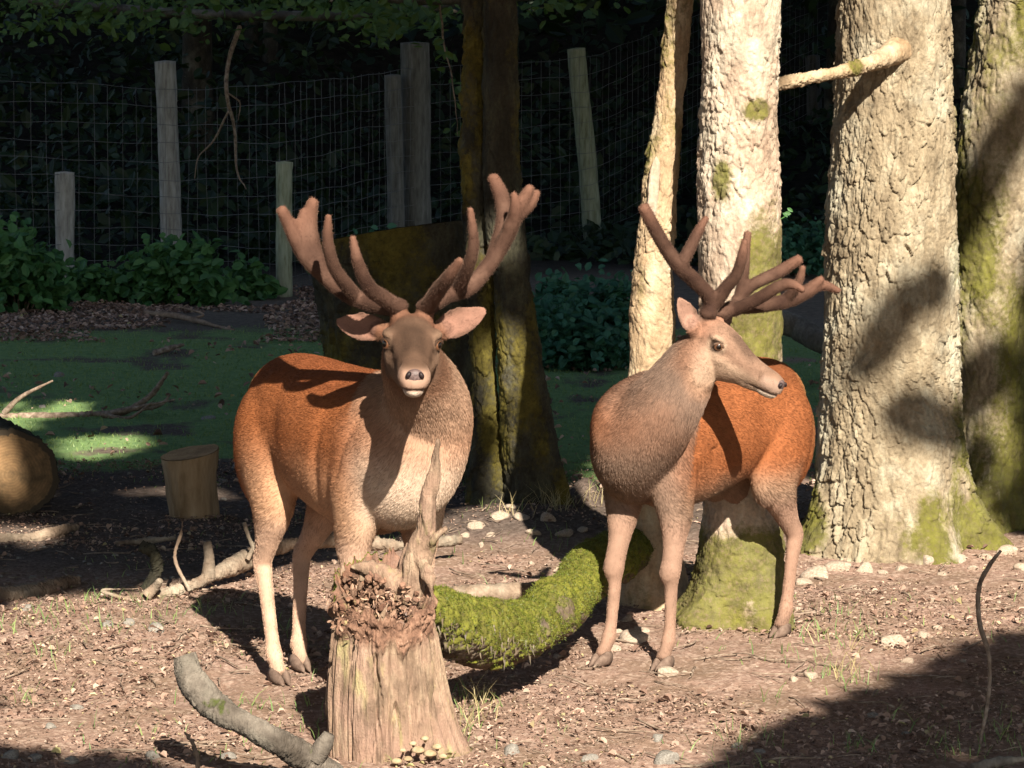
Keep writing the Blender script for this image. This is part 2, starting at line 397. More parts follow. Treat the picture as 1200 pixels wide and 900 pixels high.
def blades(P0, h, w, lean, rng=RNG):
    n = len(P0); a = rng.uniform(0, 6.283, n); s = np.stack([np.cos(a), np.sin(a), a * 0], 1)
    b = rng.uniform(0, 6.283, n); l = np.stack([np.cos(b), np.sin(b), b * 0], 1) * (lean * rng.uniform(.2, 1.2, n))[:, None]
    h = np.asarray(h)[:, None]; up = np.array([0, 0, 1.0])
    w = np.broadcast_to(np.asarray(w, float), (n,))[:, None]
    V = np.stack([P0 - s * w, P0 + s * w, P0 + up * h * .6 + l * .4 * h + s * w * .7, P0 + up * h * .6 + l * .4 * h - s * w * .7, P0 + up * h + l * h], 1).reshape(-1, 3)
    k = np.arange(n)[:, None] * 5
    return V, [k + np.array([0, 1, 2, 3]), k + np.array([3, 2, 4])], np.repeat(rng.uniform(0, 1, n), 5)
def grass():
    # lawn of the clearing
    n = 60000
    y = RNG.uniform(16.2, 26.0, n); x = RNG.uniform(-1, 1, n) * (0.5 + .18 * y)
    p = np.stack([x, y, x * 0], 1); wob = fbm(p * 0.7, 4, 21)
    g = sstep(16.2, 17.6, y + 0.8 * wob) * (1 - sstep(24.6, 26.0, y + 1.2 * wob)) * (0.35 + .65 * sstep(-0.35, 0.15, fbm(p * 1.9, 4, 33)))
    k = RNG.random(n) < g; x, y = x[k], y[k]; n = len(x)
    V, fs, r = blades(np.stack([x, y, gheight(x, y) - .005], 1), RNG.uniform(.010, .032, n), RNG.uniform(.0025, .005, n), 0.9)
    me = np_mesh('lawn_grass', V, fs); setattr_f(me, 'rnd', r)
    tag(link('lawn_grass', me, M['grassblade']), 'short green grass covering the clearing behind the stags', 'grass', kind='stuff')
    # tufts on the trodden soil
    spots = [(75, 725), (120, 745), (30, 740), (205, 735), (250, 725), (160, 708), (115, 705), (60, 775), (290, 742), (330, 745), (200, 840), (118, 858), (45, 820), (180, 745),
             (985, 800), (1010, 740), (905, 822), (1060, 850), (1105, 880), (960, 745), (1180, 860), (830, 690), (955, 790), (1000, 880), (880, 872), (930, 770), (985, 720),
             (545, 650), (650, 636), (570, 612), (530, 840), (545, 870), (550, 820), (600, 690), (450, 640), (340, 838), (370, 860), (300, 830), (270, 880), (725, 590), (640, 600), (1150, 875), (1195, 880), (860, 880)]
    Ps, hs = [], []
    for (px, py) in spots:
        c = G(px, py); m = random.randint(8, 26); sp = random.uniform(.03, .10)
        for q in range(m):
            x, y = c.x + random.gauss(0, sp), c.y + random.gauss(0, sp * 1.6)
            Ps.append((x, y, gz(x, y) - .003)); hs.append(random.uniform(.025, .085))
    n = 1500; y = RNG.uniform(9.4, 15.5, n); x = RNG.uniform(-1, 1, n) * (.3 + .178 * y); k = fbm(np.stack([x, y, x * 0], 1) * 1.1, 3, 91) > .12
    for a, b in zip(x[k], y[k]): Ps.append((a, b, gz(a, b) - .003)); hs.append(random.uniform(.015, .05))
    Ps = np.array(Ps); V, fs, r = blades(Ps, np.array(hs), RNG.uniform(.0014, .003, len(Ps)), 0.9)
    me = np_mesh('grass_tufts', V, fs); setattr_f(me, 'rnd', r)
    tag(link('grass_tufts', me, M['grassblade']), 'small sparse grass tufts growing in the bare soil', 'grass', kind='stuff')
    Ps, hs = [], []
    for (px, py, m) in [(655, 612, 40), (640, 604, 30), (690, 600, 25), (560, 830, 30), (540, 850, 26), (845, 700, 20), (600, 618, 14), (1000, 790, 18), (980, 760, 14)]:
        c = G(px, py)
        for q in range(m):
            x, y = c.x + random.gauss(0, .05), c.y + random.gauss(0, .08); Ps.append((x, y, gz(x, y) - .003)); hs.append(random.uniform(.05, .14))
    Ps = np.array(Ps); V, fs, r = blades(Ps, np.array(hs), RNG.uniform(.0012, .0022, len(Ps)), 1.1)
    me = np_mesh('dry_grass', V, fs); setattr_f(me, 'rnd', r)
    tag(link('dry_grass', me, M['drygrass']), 'straw coloured dry grass stalks on the low mound', 'grass', kind='stuff')
grass()
# ------------------------------------------------------------------ trees
def trunk_mesh(pts, rad, nu, nv, seed, plate=(0.05, 0.12), depth=0.018, lump=0.02, flare=None, moss=None, side=(1, 0, 0), crack=0.09):
    """pts: centre line (x,y,z); rad: radii. bark plates and lumps are real relief."""
    C = catmull(pts, nv); ra = np.maximum(catmull(np.asarray(rad, float)[:, None], nv)[:, 0], 0.004)
    T, S, B = frames(C, np.asarray(side, float))
    th = np.linspace(0, 2 * math.pi, nu, endpoint=False)
    dirs = np.cos(th)[None, :, None] * S[:, None, :] + np.sin(th)[None, :, None] * B[:, None, :]
    rr = np.repeat(ra[:, None], nu, 1)
    L = np.concatenate([[0], np.cumsum(np.linalg.norm(np.diff(C, axis=0), axis=1))])
    if flare is not None:
        amt, hgt, lobes, ph = flare
        e = np.exp(-np.maximum(C[:, 2], 0) / hgt)[:, None]
        rr = rr * (1 + amt * e * (0.75 + 0.35 * np.cos(lobes * th + ph)[None, :] + 0.25 * np.cos((lobes + 2) * th + ph * 2.3)[None, :]))
    V = C[:, None, :] + rr[:, :, None] * dirs
    Q = np.concatenate([dirs * ra[:, None, None], np.zeros((nv, nu, 0))], 2)
    Q = dirs * float(np.mean(ra)); Q = Q.copy(); W = Q.reshape(-1, 3) + (T[:, None, :] * L[:, None, None] + 0 * dirs).reshape(-1, 3)
    sc = np.array([1 / plate[0], 1 / plate[0], 1 / plate[1]])
    wp = W * sc; wp = wp + 0.55 * np.stack([fbm(wp * .6, 2, seed + 1), fbm(wp * .6 + 9, 2, seed + 2), fbm(wp * .6 + 19, 2, seed + 3)], 1)
    f1, f2, cid, dv = worley(wp, seed, True)
    pl = sstep(0.0, crack, f2 - f1)
    f1b, f2b, cidb = worley(wp * 2.3 + 5, seed + 5)
    var = 0.35 + 0.75 * sstep(-.35, .35, fbm(W * np.array([4, 4, 2.2]), 3, seed + 13))
    d = depth * var * (pl * (0.45 + 0.95 * cid) - 0.7) + depth * 0.35 * sstep(0, .2, f2b - f1b) * (0.4 + cidb) + depth * 1.15 * fbm(W * np.array([32, 32, 11]), 5, seed + 7, .6)
    tl = (dv * np.stack([np.cos(cid * 40), np.sin(cid * 40), np.cos(cid * 77) - .6], 1)).sum(1)
    d = d + depth * .75 * var * tl * pl
    d = d + lump * fbm(W * np.array([3.2, 3.2, 1.6]), 3, seed + 11)
    V = V.reshape(-1, 3) + d[:, None] * dirs.reshape(-1, 3)
    a = np.arange(nv - 1)[:, None] * nu + np.arange(nu)[None, :]; b = np.arange(nv - 1)[:, None] * nu + (np.arange(nu)[None, :] + 1) % nu
    q = np.stack([a, b, b + nu, a + nu], -1).reshape(-1, 4)
    ms = np.zeros(len(V)) if moss is None else moss(V)
    mk = sstep(.35, .6, ms + .25 * fbm(V * 40, 3, seed + 40)); V = V + dirs.reshape(-1, 3) * (mk * (.004 + .007 * fbm(V * 26, 3, seed + 41)))[:, None]
    me = np_mesh('trunk', V, q)
    setattr_f(me, 'moss', ms)
    return me
def crown(parent, centre, rx, rz, n, size, mat, seed, name='crown'):
    r = np.random.default_rng(seed)
    # clumps through the crown volume
    k = max(6, n // 60); c = r.normal(size=(k, 3)); c /= np.linalg.norm(c, axis=1)[:, None]; c *= (r.random(k) ** .45)[:, None] * np.array([rx, rx, rz])
    C = np.repeat(c, n // k, 0); C = C + r.normal(size=C.shape) * 0.16 * min(rx, rz) + np.asarray(centre)
    return leaf_obj(name, C, r.uniform(.7, 1.3, len(C)) * size, mat, parent, N=np.array([0, 0, .8]), spread=.8, rng=r)
def limb(parent, pts, rad, mat, name='limb', n=14, nu=8):
    V, fs = tube(pts, rad, n, nu)
    return link(name, np_mesh(name, V, fs), mat, parent)

M['bark_oak'] = mat_bark('oak_bark', [(0.10, 0.075, 0.048), (0.215, 0.17, 0.112), (0.33, 0.285, 0.205)], lich=0.4)
M['bark_mid'] = mat_bark('pale_bark', [(0.17, 0.115, 0.08), (0.33, 0.25, 0.185), (0.45, 0.39, 0.31)], lich=0.4)
M['bark_thin'] = mat_bark('peeling_bark', [(0.19, 0.125, 0.07), (0.33, 0.235, 0.145), (0.42, 0.34, 0.23)], lich=0.3)
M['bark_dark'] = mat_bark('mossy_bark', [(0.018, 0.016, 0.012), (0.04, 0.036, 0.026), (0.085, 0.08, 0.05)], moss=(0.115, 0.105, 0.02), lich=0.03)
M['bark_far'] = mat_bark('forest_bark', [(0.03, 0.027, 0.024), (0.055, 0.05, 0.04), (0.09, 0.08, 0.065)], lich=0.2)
M['leaf_oak'] = mat_leaf('oak_leaf', (0.035, 0.075, 0.016), (0.085, 0.14, 0.03), 0.3)
M['leaf_dark'] = mat_leaf('dark_leaf', (0.008, 0.019, 0.008), (0.02, 0.04, 0.014), 0.12)  # near-black green: deep shade of the wood is put into the leaf colour
M['leaf_bush'] = mat_leaf('bush_leaf', (0.03, 0.095, 0.03), (0.07, 0.17, 0.045), 0.25)

def path(pix, Y, below=0.12, above=None):
    """pix: [(px, py, half width px)] from the ground upward at distance(s) Y"""
    pts, rad = [], []
    Ys = [Y] * len(pix) if not hasattr(Y, '__len__') else Y
    for (px, py, hw), yy in zip(pix, Ys):
        p = P(px, py, yy); pts.append(tuple(p)); rad.append(hw * yy / F)
    if above:
        a, b = Vector(pts[-2]), Vector(pts[-1]); d = (b - a).normalized()
        for h, k in above: pts.append(tuple(b + d * h)); rad.append(rad[len(pix) - 1] * k)
    p0 = Vector(pts[0]); pts.insert(0, (p0.x, p0.y, p0.z - below)); rad.insert(0, rad[0])
    return pts, rad
ABOVE = [(1.2, .97), (3.0, .85), (5.0, .65), (7.0, .35)]
def mossblob(V, px, py, Y, rx, rz):
    c = P(px, py, Y); return np.exp(-((V[:, 0] - c.x) / rx) ** 2 - ((V[:, 2] - c.z) / rz) ** 2)

# big pale oak
g = G(1045, 652); Ya = g.y + .22
t = empty('oak_tree', (g.x, Ya, 0)); tag(t, 'thick pale oak with rugged plated bark and a broken side branch', 'tree')
def child(o, t):
    o.parent = t; o.matrix_parent_inverse = Matrix.Translation(t.location).inverted(); return o
pts, rad = path([(1045, 655, 92), (1042, 560, 84), (1040, 470, 81), (1042, 400, 78), (1044, 300, 74), (1046, 200, 70), (1047, 100, 66), (1047, -10, 64)], Ya, .25, ABOVE)
def moss_a(V):
    f = fbm(V * np.array([5, 5, 3.0]), 4, 71)
    base = 0.75 * np.exp(-np.maximum(V[:, 2], 0) / 0.30) * (0.6 + 1.3 * f) + .35 * sstep(P(1080, 400, Ya).x, P(1125, 400, Ya).x, V[:, 0]) * (.8 + 1.5 * f)
    return base + mossblob(V, 945, 590, Ya - .2, .08, .22) * .8 + mossblob(V, 1090, 600, Ya - .2, .16, .12) * (.45 + f) + 0.12 * f
o = link('trunk', trunk_mesh(pts, rad, 400, 1000, 101, (0.030, 0.095), 0.0125, 0.034, (0.42, 0.22, 5, 0.6), moss_a), M['bark_oak']); child(o, t)
b0 = P(1058, 55, Ya - .10); b1 = P(1010, 78, Ya - .5); b2 = P(965, 88, Ya - .75); b3 = P(908, 99, Ya - .95)
bm1 = P(1046, 62, Ya - .27)
lm = trunk_mesh([tuple(b0), tuple(bm1), tuple(b1), tuple(b2), tuple(b3)], [.11, .058, .032, .025, .017], 50, 200, 12, (.016, .04), .006, .016, moss=lambda V: mossblob(V, 1000, 78, Ya - .5, .05, .05) * .9)
o = link('broken_branch', lm, M['bark_thin']); child(o, t)
child(crown(None, (g.x + .6, Ya - 1.0, 9.6), 4.4, 1.6, 12000, .5, M['leaf_oak'], 5), t)
for k, a in enumerate((.3, 2.2, 4.0)):
    child(limb(None, [(g.x, Ya, 5.6 + .5 * k), (g.x + .8 * math.cos(a), Ya + .8 * math.sin(a), 6.8 + .4 * k), (g.x + 1.9 * math.cos(a), Ya + 1.9 * math.sin(a), 8.6)], [.13, .09, .03], M['bark_far']), t)

# leaning mossy neighbour
g = G(1165, 632); Yb = g.y + .35
t = empty('oak_tree', (g.x, Yb, 0)); tag(t, 'mossy leaning trunk pressed against the thick pale oak', 'tree')
pts, rad = path([(1150, 640, 52), (1152, 520, 47), (1153, 400, 46), (1160, 280, 48), (1176, 150, 50), (1196, 20, 50), (1204, -30, 50)], Yb, .25, ABOVE)
def moss_b(V):
    f = fbm(V * np.array([4, 4, 2.0]), 4, 77)
    return 0.56 + 0.8 * f + 0.25 * np.exp(-np.maximum(V[:, 2], 0) / .3)
child(link('trunk', trunk_mesh(pts, rad, 220, 700, 131, (0.04, 0.10), 0.013, 0.03, (0.35, 0.2, 4, 1.0), moss_b), M['bark_oak']), t)
child(crown(None, (g.x + 1.6, Yb + 1.0, 9.0), 2.2, 1.7, 1800, .34, M['leaf_oak'], 6), t)
child(limb(None, [(g.x + .9, Yb, 5.8), (g.x + 1.6, Yb + .5, 7.4), (g.x + 2.2, Yb + 1, 8.8)], [.1, .07, .03], M['bark_far']), t)

# tree with the yellow moss, behind the stag
g = G(868, 737); Yc = g.y + .22
t = empty('beech_tree', (g.x, Yc, 0)); tag(t, 'straight pale trunk with yellow green moss rising behind the stag', 'tree')
pts, rad = path([(862, 742, 52), (868, 680, 47), (870, 560, 45), (868, 400, 46), (866, 250, 45), (866, 120, 44), (868, -10, 44)], Yc, .25, ABOVE)
def moss_c(V):
    f = fbm(V * np.array([6, 6, 3.0]), 4, 81)
    m = mossblob(V, 895, 340, Yc - .1, .12, .42) * 1.05 + mossblob(V, 885, 128, Yc - .1, .07, .05) * .9 + mossblob(V, 845, 210, Yc - .1, .045, .10) * .95 + mossblob(V, 870, 400, Yc - .1, .12, .15) * .7
    m = m + 1.15 * sstep(.55, .25, V[:, 2])
    return m * (0.9 + .6 * f) + .12 * fbm(V * 18, 3, 82)
child(link('trunk', trunk_mesh(pts, rad, 220, 800, 151, (0.024, 0.05), 0.008, 0.022, (0.62, 0.16, 3, 2.2), moss_c), M['bark_mid']), t)
child(crown(None, (g.x - .6, Yc - .8, 9.6), 4.0, 1.6, 11000, .48, M['leaf_oak'], 7), t)
child(limb(None, [(g.x, Yc, 6), (g.x - .8, Yc + .7, 7.6), (g.x - 1.4, Yc + 1, 9)], [.09, .06, .03], M['bark_far']), t)
# sprig on the bark
sg = empty('leaf_sprig', P(912, 258, Yc)); tag(sg, 'tiny green sprig sprouting from the pale mossy trunk', 'twig')
sV, sF = tube([P(909, 259, Yc - .02), P(918, 255, Yc - .03), P(926, 248, Yc - .03)], [.003, .0025, .0015], 8, 6)
so_ = link('stem', np_mesh('stem', sV, sF), M['leaf_bush']); setattr_f(so_.data, 'rnd', np.ones(len(sV))); child(so_, sg)
for q in ((920, 252), (926, 246), (923, 250)):
    child(leaf_obj('leaf', np.array([P(*q, Yc - .03)]), .03, M['leaf_bush'], N=np.array([0, -1, .3]), spread=.3), sg)

# slim sunlit trunk
Yd = 13.15
t = empty('young_tree', tuple(G(766, 722))); t.location.y = Yd; tag(t, 'slim sunlit trunk with torn peeling bark left of the mossy one'.replace('left of', 'beside'), 'tree')
pts, rad = path([(768, 722, 32), (764, 560, 29), (763, 440, 27), (764, 350, 25), (770, 280, 23), (777, 200, 18), (785, 110, 14), (793, 20, 12), (797, -25, 12)], Yd, .15, [(1.5, .9), (3.5, .6), (5, .3)])
def moss_d(V):
    f = fbm(V * np.array([6, 6, 3.0]), 4, 85); return .22 + .8 * f + mossblob(V, 750, 330, Yd, .06, .1) * .35
child(link('trunk', trunk_mesh(pts, rad, 130, 700, 171, (0.03, 0.09), 0.008, 0.032, (0.3, .15, 3, 1), moss_d), M['bark_thin']), t)
V, fs = tube([P(766, 262, Yd - .06), P(765, 235, Yd - .08), P(768, 200, Yd - .07), P(772, 178, Yd - .05)], [.012, .025, .022, .004], 26, 10, rb=[.006, .012, .01, .003]); V = V + .006 * fbm(V * 40, 3, 3)[:, None]
me = np_mesh('bark_flap', V, fs); setattr_f(me, 'moss', np.zeros(len(V))); child(link('bark_flap', me, M['bark_mid']), t)
child(crown(None, (t.location.x + .3, Yd + .3, 8.4), 1.3, 1.2, 900, .26, M['leaf_oak'], 8), t)

# dark double stem in the middle
g = G(607, 607); Ye = g.y + .2
t = empty('twin_stemmed_tree', (g.x, Ye, 0)); tag(t, 'twin-stemmed mossy tree, mostly shaded, between the two stags', 'tree')
p1, r1 = path([(634, 612, 30), (622, 540, 27), (615, 470, 24), (606, 400, 22), (597, 300, 21), (590, 200, 21), (588, 100, 21), (587, -15, 22)], Ye, .2, ABOVE)
p2, r2 = path([(574, 612, 24), (571, 530, 20), (568, 440, 17), (564, 340, 15), (558, 220, 13), (555, 100, 12), (556, -15, 11)], Ye + .10, .2, [(1.5, .9), (3.5, .6), (5, .3)])
def moss_e(V):
    f = fbm(V * np.array([5, 5, 2.2]), 4, 95); return .46 + 1.1 * f
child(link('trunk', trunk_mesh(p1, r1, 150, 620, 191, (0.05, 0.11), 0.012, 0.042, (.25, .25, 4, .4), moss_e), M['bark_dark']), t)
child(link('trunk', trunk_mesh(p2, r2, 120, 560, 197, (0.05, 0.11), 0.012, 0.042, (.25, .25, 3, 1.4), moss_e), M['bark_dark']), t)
child(crown(None, (g.x - 2.2, Ye - 3.4, 9.6), 4.2, 1.6, 11500, .46, M['leaf_oak'], 9), t)
child(limb(None, [(g.x, Ye, 6), (g.x - .9, Ye + .7, 7.6), (g.x - 1.5, Ye + 1, 8.8)], [.09, .06, .03], M['bark_far']), t)

# huge leaning cut stump behind the stag
def cut_log(name, label, cat, base, top, r0, r1, topn, nu=140, nv=120, seed=1, barkmat=None, woodmat=None, moss=None, plate=(.05, .1), depth=.012, lump=.03, parts=('bark_side', 'sawn_face')):
    base, top = np.array(base), np.array(top); t = empty(name, tuple(base)); tag(t, label, cat)
    me = trunk_mesh([tuple(base), tuple(base * .66 + top * .34), tuple(base * .33 + top * .67), tuple(top)], [r0, r0 * .66 + r1 * .34, r0 * .33 + r1 * .67, r1], nu, nv, seed, plate, depth, lump, moss=moss)
    V = verts_np(me).astype(float); ax = (top - base) / np.linalg.norm(top - base); n = np.array(topn, float); n /= np.linalg.norm(n)
    # trim the upper end on the cut plane
    h = (V - base) @ ax; Lh = np.linalg.norm(top - base)
    dpl = ((top - V) @ n) / (ax @ n)            # distance along the axis to the cut plane
    full = h + dpl                               # height at which this side meets the cut
    V = V + (np.clip(h / Lh, 0, 1) * (full - Lh))[:, None] * ax
    me.vertices.foreach_set('co', V.astype(np.float32).ravel()); me.update()
    child(link(parts[0], me, barkmat), t)
    ring = V[-nu:]; c = ring.mean(0); K = 10; rings = [c + (ring - c) * (1 - k / K) * .995 for k in range(K)]
    W = np.vstack(rings + [c]); W = W + n * 0.003 + (.003 * fbm(W * np.array([60, 60, 60]), 2, seed))[:, None] * n
    j = np.arange(nu); jn = (j + 1) % nu
    fq = np.concatenate([np.stack([k * nu + j, k * nu + jn, (k + 1) * nu + jn, (k + 1) * nu + j], -1) for k in range(K - 1)])
    ft = np.stack([(K - 1) * nu + j, (K - 1) * nu + jn, np.full(nu, K * nu)], -1)
    m2 = np_mesh(parts[1], W, [fq, ft]); setattr_f(m2, 'ringd', np.linalg.norm(W - c, axis=1)); setattr_f(m2, 'ringn', np.concatenate([np.repeat(1 - np.arange(K) / K, nu), [0]]))
    child(link(parts[1], m2, woodmat), t)
    return t
def mat_sawn(name, a, b, c, rim=1.0):
    t = NT(name); r = t.attr('ringd'); v = t.coord('Object')
    w_ = t.math('SINE', t.math('ADD', t.math('MULTIPLY', r, 420.0), t.math('MULTIPLY', t.noise(v, 9, 3), 14.0)))
    col = t.mix(t.math('MULTIPLY', t.math('ADD', w_, 1.0), .28), a, b); col = t.mix(t.ramp(t.noise(v, 6, 5, .65), [(0.38, 0.0), (0.62, .9)]), col, c)
    col = t.mix(t.ramp(t.math('ADD', t.attr('ringn'), t.math('MULTIPLY', t.math('SUBTRACT', t.noise(v, 25, 3), .5), .08)), [(0.86, 0.0), (0.89, rim)]), col, (0.05, 0.038, 0.026))
    t.bump(t.noise(v, 90, 4), .4, .004); return t.fin(col, .85, .15)
M['sawn_pale'] = mat_sawn('sawn_wood', (0.42, 0.27, 0.14), (0.34, 0.20, 0.10), (0.20, 0.12, 0.06), 0.0)
M['sawn_dark'] = mat_sawn('weathered_cut', (0.10, 0.09, 0.06), (0.07, 0.062, 0.045), (0.045, 0.05, 0.025))
M['sawn_orange'] = mat_sawn('log_end_wood', (0.26, 0.155, 0.075), (0.18, 0.105, 0.05), (0.07, 0.048, 0.026))
Yf = 17.3
moss_f = lambda V: .42 + .8 * fbm(V * np.array([3, 3, 3.0]), 4, 203)
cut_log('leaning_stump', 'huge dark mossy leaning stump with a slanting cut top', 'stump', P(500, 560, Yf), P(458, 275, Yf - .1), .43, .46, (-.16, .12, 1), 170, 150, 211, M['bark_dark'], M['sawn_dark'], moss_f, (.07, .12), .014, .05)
# round log lying end-on, and the sawn block
gl = G(8, 606); rl = .205
cut_log('felled_log', 'thick felled log showing its round sawn end at the edge of the dark soil', 'log', (gl.x - .75, gl.y + 1.7, .24), (gl.x + .02, gl.y + .05, rl + .01), .235, .228, (.18, -1, .02), 120, 110, 221, M['bark_dark'], M['sawn_orange'], lambda V: .2 + .6 * fbm(V * 4, 3, 5), (.05, .1), .012, .015)
gb = G(226, 610)
cut_log('sawn_block', 'short upright sawn block of wood standing on dark soil', 'block', (gb.x, gb.y + .12, -.05), (gb.x - .02, gb.y + .12, .33), .142, .138, (-.14, -.10, 1), 90, 60, 231, M['sawn_block'] if 'sawn_block' in M else mat_simple('block_side', [(0.16, 0.10, 0.05), (0.27, 0.18, 0.10), (0.36, 0.26, 0.16)], 14, stretch=(1, 1, .25)), M['sawn_pale'], lambda V: V[:, 0] * 0, (.03, .3), .004, .06)
# ------------------------------------------------------------------ wire fence
M['post'] = mat_simple('weathered_post', [(0.16, 0.15, 0.13), (0.27, 0.26, 0.23), (0.36, 0.36, 0.33)], 10, stretch=(3, 3, .5))
M['post_dark'] = mat_simple('grey_dark_post', [(0.07, 0.068, 0.06), (0.12, 0.118, 0.105), (0.17, 0.168, 0.155)], 10, stretch=(3, 3, .5))
M['post_green'] = mat_simple('green_stained_post', [(0.14, 0.15, 0.09), (0.24, 0.26, 0.17), (0.32, 0.34, 0.25)], 10, stretch=(3, 3, .5))
M['wire'] = mat_simple('galvanised_wire', [(0.10, 0.105, 0.105), (0.16, 0.165, 0.165)], 30, rough=.5)
def build_fence():
    t = empty('wire_fence', tuple(G(200, 330))); tag(t, 'tall wire mesh fence on weathered wooden posts across the clearing', 'fence')
    specs = [(-40, 338, 80, 12, 0), (76, 336, 202, 11, 0), (203, 330, 72, 12.5, -9), (333, 342, 190, 10, 0), (466, 318, 88, 10, -6), (489, 316, 50, 17, -3), (697, 300, 57, 10.5, -22), (954, 262, 65, 8.5, -2), (1120, 258, 66, 8.5, 0)]
    line = []
    for i, (px, yb, yt, hw, lean) in enumerate(specs):
        g = G(px, yb); z0 = gz(g.x, g.y); Y = g.y
        top = P(px + lean, yt, Y); r = hw * Y / F
        me = trunk_mesh([(g.x, Y, z0 - .3), (g.x * .6 + top.x * .4, Y, z0 + .4 * (top.z - z0)), (g.x * .3 + top.x * .7, Y, z0 + .7 * (top.z - z0)), tuple(top)], [r * 1.03, r, r, r * .98], 28, 60, 300 + i, (.03, .5), .004, .012)
        V = verts_np(me); nu = 28
        k = len(V); V2 = np.vstack([V, [V[-nu:].mean(0) + np.array([0, 0, .012])]])
        q = np.array([p.vertices[:] for p in me.polygons]); j = np.arange(nu); o = k - nu
        ft = np.stack([o + j, o + (j + 1) % nu, np.full(nu, k)], -1)
        child(link('post', np_mesh('post', V2, [q, ft]), M['post_green' if i in (3, 6) else 'post_dark' if i in (4, 5, 7, 8) else 'post']), t)
        if i not in (5,): line.append((g.x, Y - r - .006, z0))
    line = np.array([line[0] * np.array([1, 1, 1])] + line[1:]) if False else np.array(line)
    seg = np.linalg.norm(np.diff(line, axis=0), axis=1); L = np.concatenate([[0], np.cumsum(seg)])
    def at(s): return np.array([np.interp(s, L, line[:, k]) for k in range(3)])
    nw = 13
    for k in range(nw):
        z = .06 + 1.96 * (k / (nw - 1)) ** 1.12
        ss = np.linspace(0, L[-1], 90)
        pts = np.array([at(s) + np.array([0, 0, z + .012 * math.sin(s * 2.1 + k) + .008 * math.sin(s * 7 + 2 * k)]) for s in ss])
        V, fs = tube(pts, [.0026] * 90, 90, 4)
        child(link('horizontal_wire', np_mesh('horizontal_wire', V, fs), M['wire']), t)
    V, fs = tube([(0, 0, .04), (.006, 0, .7), (-.006, 0, 1.3), (.002, 0, 2.03)], [.0022] * 4, 8, 4); vm = np_mesh('vertical_wire', V, fs)
    s = 0.05
    while s < L[-1]:
        p = at(s); o = link('vertical_wire', vm, M['wire']); o.location = p; o.rotation_euler = (0, random.gauss(0, .006), random.uniform(0, 6))
        child(o, t); s += .155
build_fence()

# ------------------------------------------------------------------ bushes
def bush(name, label, px, py, Y, w, h, dpt, n, size, mat, seed, group=None, stems=9):
    r = np.random.default_rng(seed); c = P(px, py, Y); z0 = gz(c.x, Y)
    t = empty(name, (c.x, Y, z0)); tag(t, label, 'bush', group)
    k = 26; cc = r.normal(size=(k, 3)); cc /= np.linalg.norm(cc, axis=1)[:, None]; cc[:, 2] = np.abs(cc[:, 2]); cc *= (r.random(k) ** .35)[:, None] * np.array([w / 2, dpt / 2, h]) * .86
    C = np.repeat(cc, n // k, 0) + r.normal(size=(n // k * k, 3)) * np.array([.16 * w / 2, .2 * dpt / 2, .14 * h]); C[:, 2] = np.abs(C[:, 2]) + .02
    C = C + np.array([c.x, Y, z0])
    child(leaf_obj('foliage', C, r.uniform(.6, 1.25, len(C)) * size, mat, N=np.array([0, -.5, .9]), spread=.55, rng=r, aspect=.72, fold=.35), t)
    parts = []
    for q in range(stems):
        e = cc[q] + np.array([c.x, Y, z0]); b = np.array([c.x + .25 * cc[q][0], Y + .2 * cc[q][1], z0 - .05])
        parts.append(tube([b, (b + e) / 2 + np.array([0, 0, .1 * h]), e], [.012, .009, .004], 8, 5))
    V, fs = merge(parts); child(link('stems', np_mesh('stems', V, fs), M['twig']), t)
    return t
bush('nettle_bush', 'dense dark green bush against the shortest fence post', 18, 378, 27.2, 1.05, .78, .9, 1900, .115, M['leaf_bush'], 41)
bush('nettle_bush', 'low leafy clump between the shortest and tallest fence posts', 110, 360, 28.4, .8, .40, .6, 900, .11, M['leaf_bush'], 42)
bush('nettle_bush', 'broad leafy bush growing round the tallest fence post', 205, 360, 28.2, 1.15, .56, .7, 1500, .12, M['leaf_bush'], 43)
bush('nettle_bush', 'small leafy clump beside the green stained post', 290, 345, 29.0, .5, .36, .5, 500, .11, M['leaf_bush'], 44)
M['leaf_ivy'] = mat_leaf('ivy_leaf', (0.02, 0.08, 0.045), (0.05, 0.15, 0.08), 0.2)
bush('ivy_bush', 'low dark ivy bush in the shade behind the slim trunk', 690, 440, 22.6, .98, .72, .9, 2600, .075, M['leaf_ivy'], 45)
bush('ivy_bush', 'small ivy clump in shade beyond the twin-stemmed tree', 655, 385, 25.5, .6, .45, .6, 900, .08, M['leaf_ivy'], 46)
bush('ivy_bush', 'dark low bush in the gap between two pale trunks', 938, 345, 30.5, 1.2, .55, .8, 1100, .09, M['leaf_ivy'], 47)
bush('ivy_bush', 'dark bush below the green stained post behind the leaning stump', 440, 345, 29.5, 1.2, .55, .8, 900, .10, M['leaf_ivy'], 48)

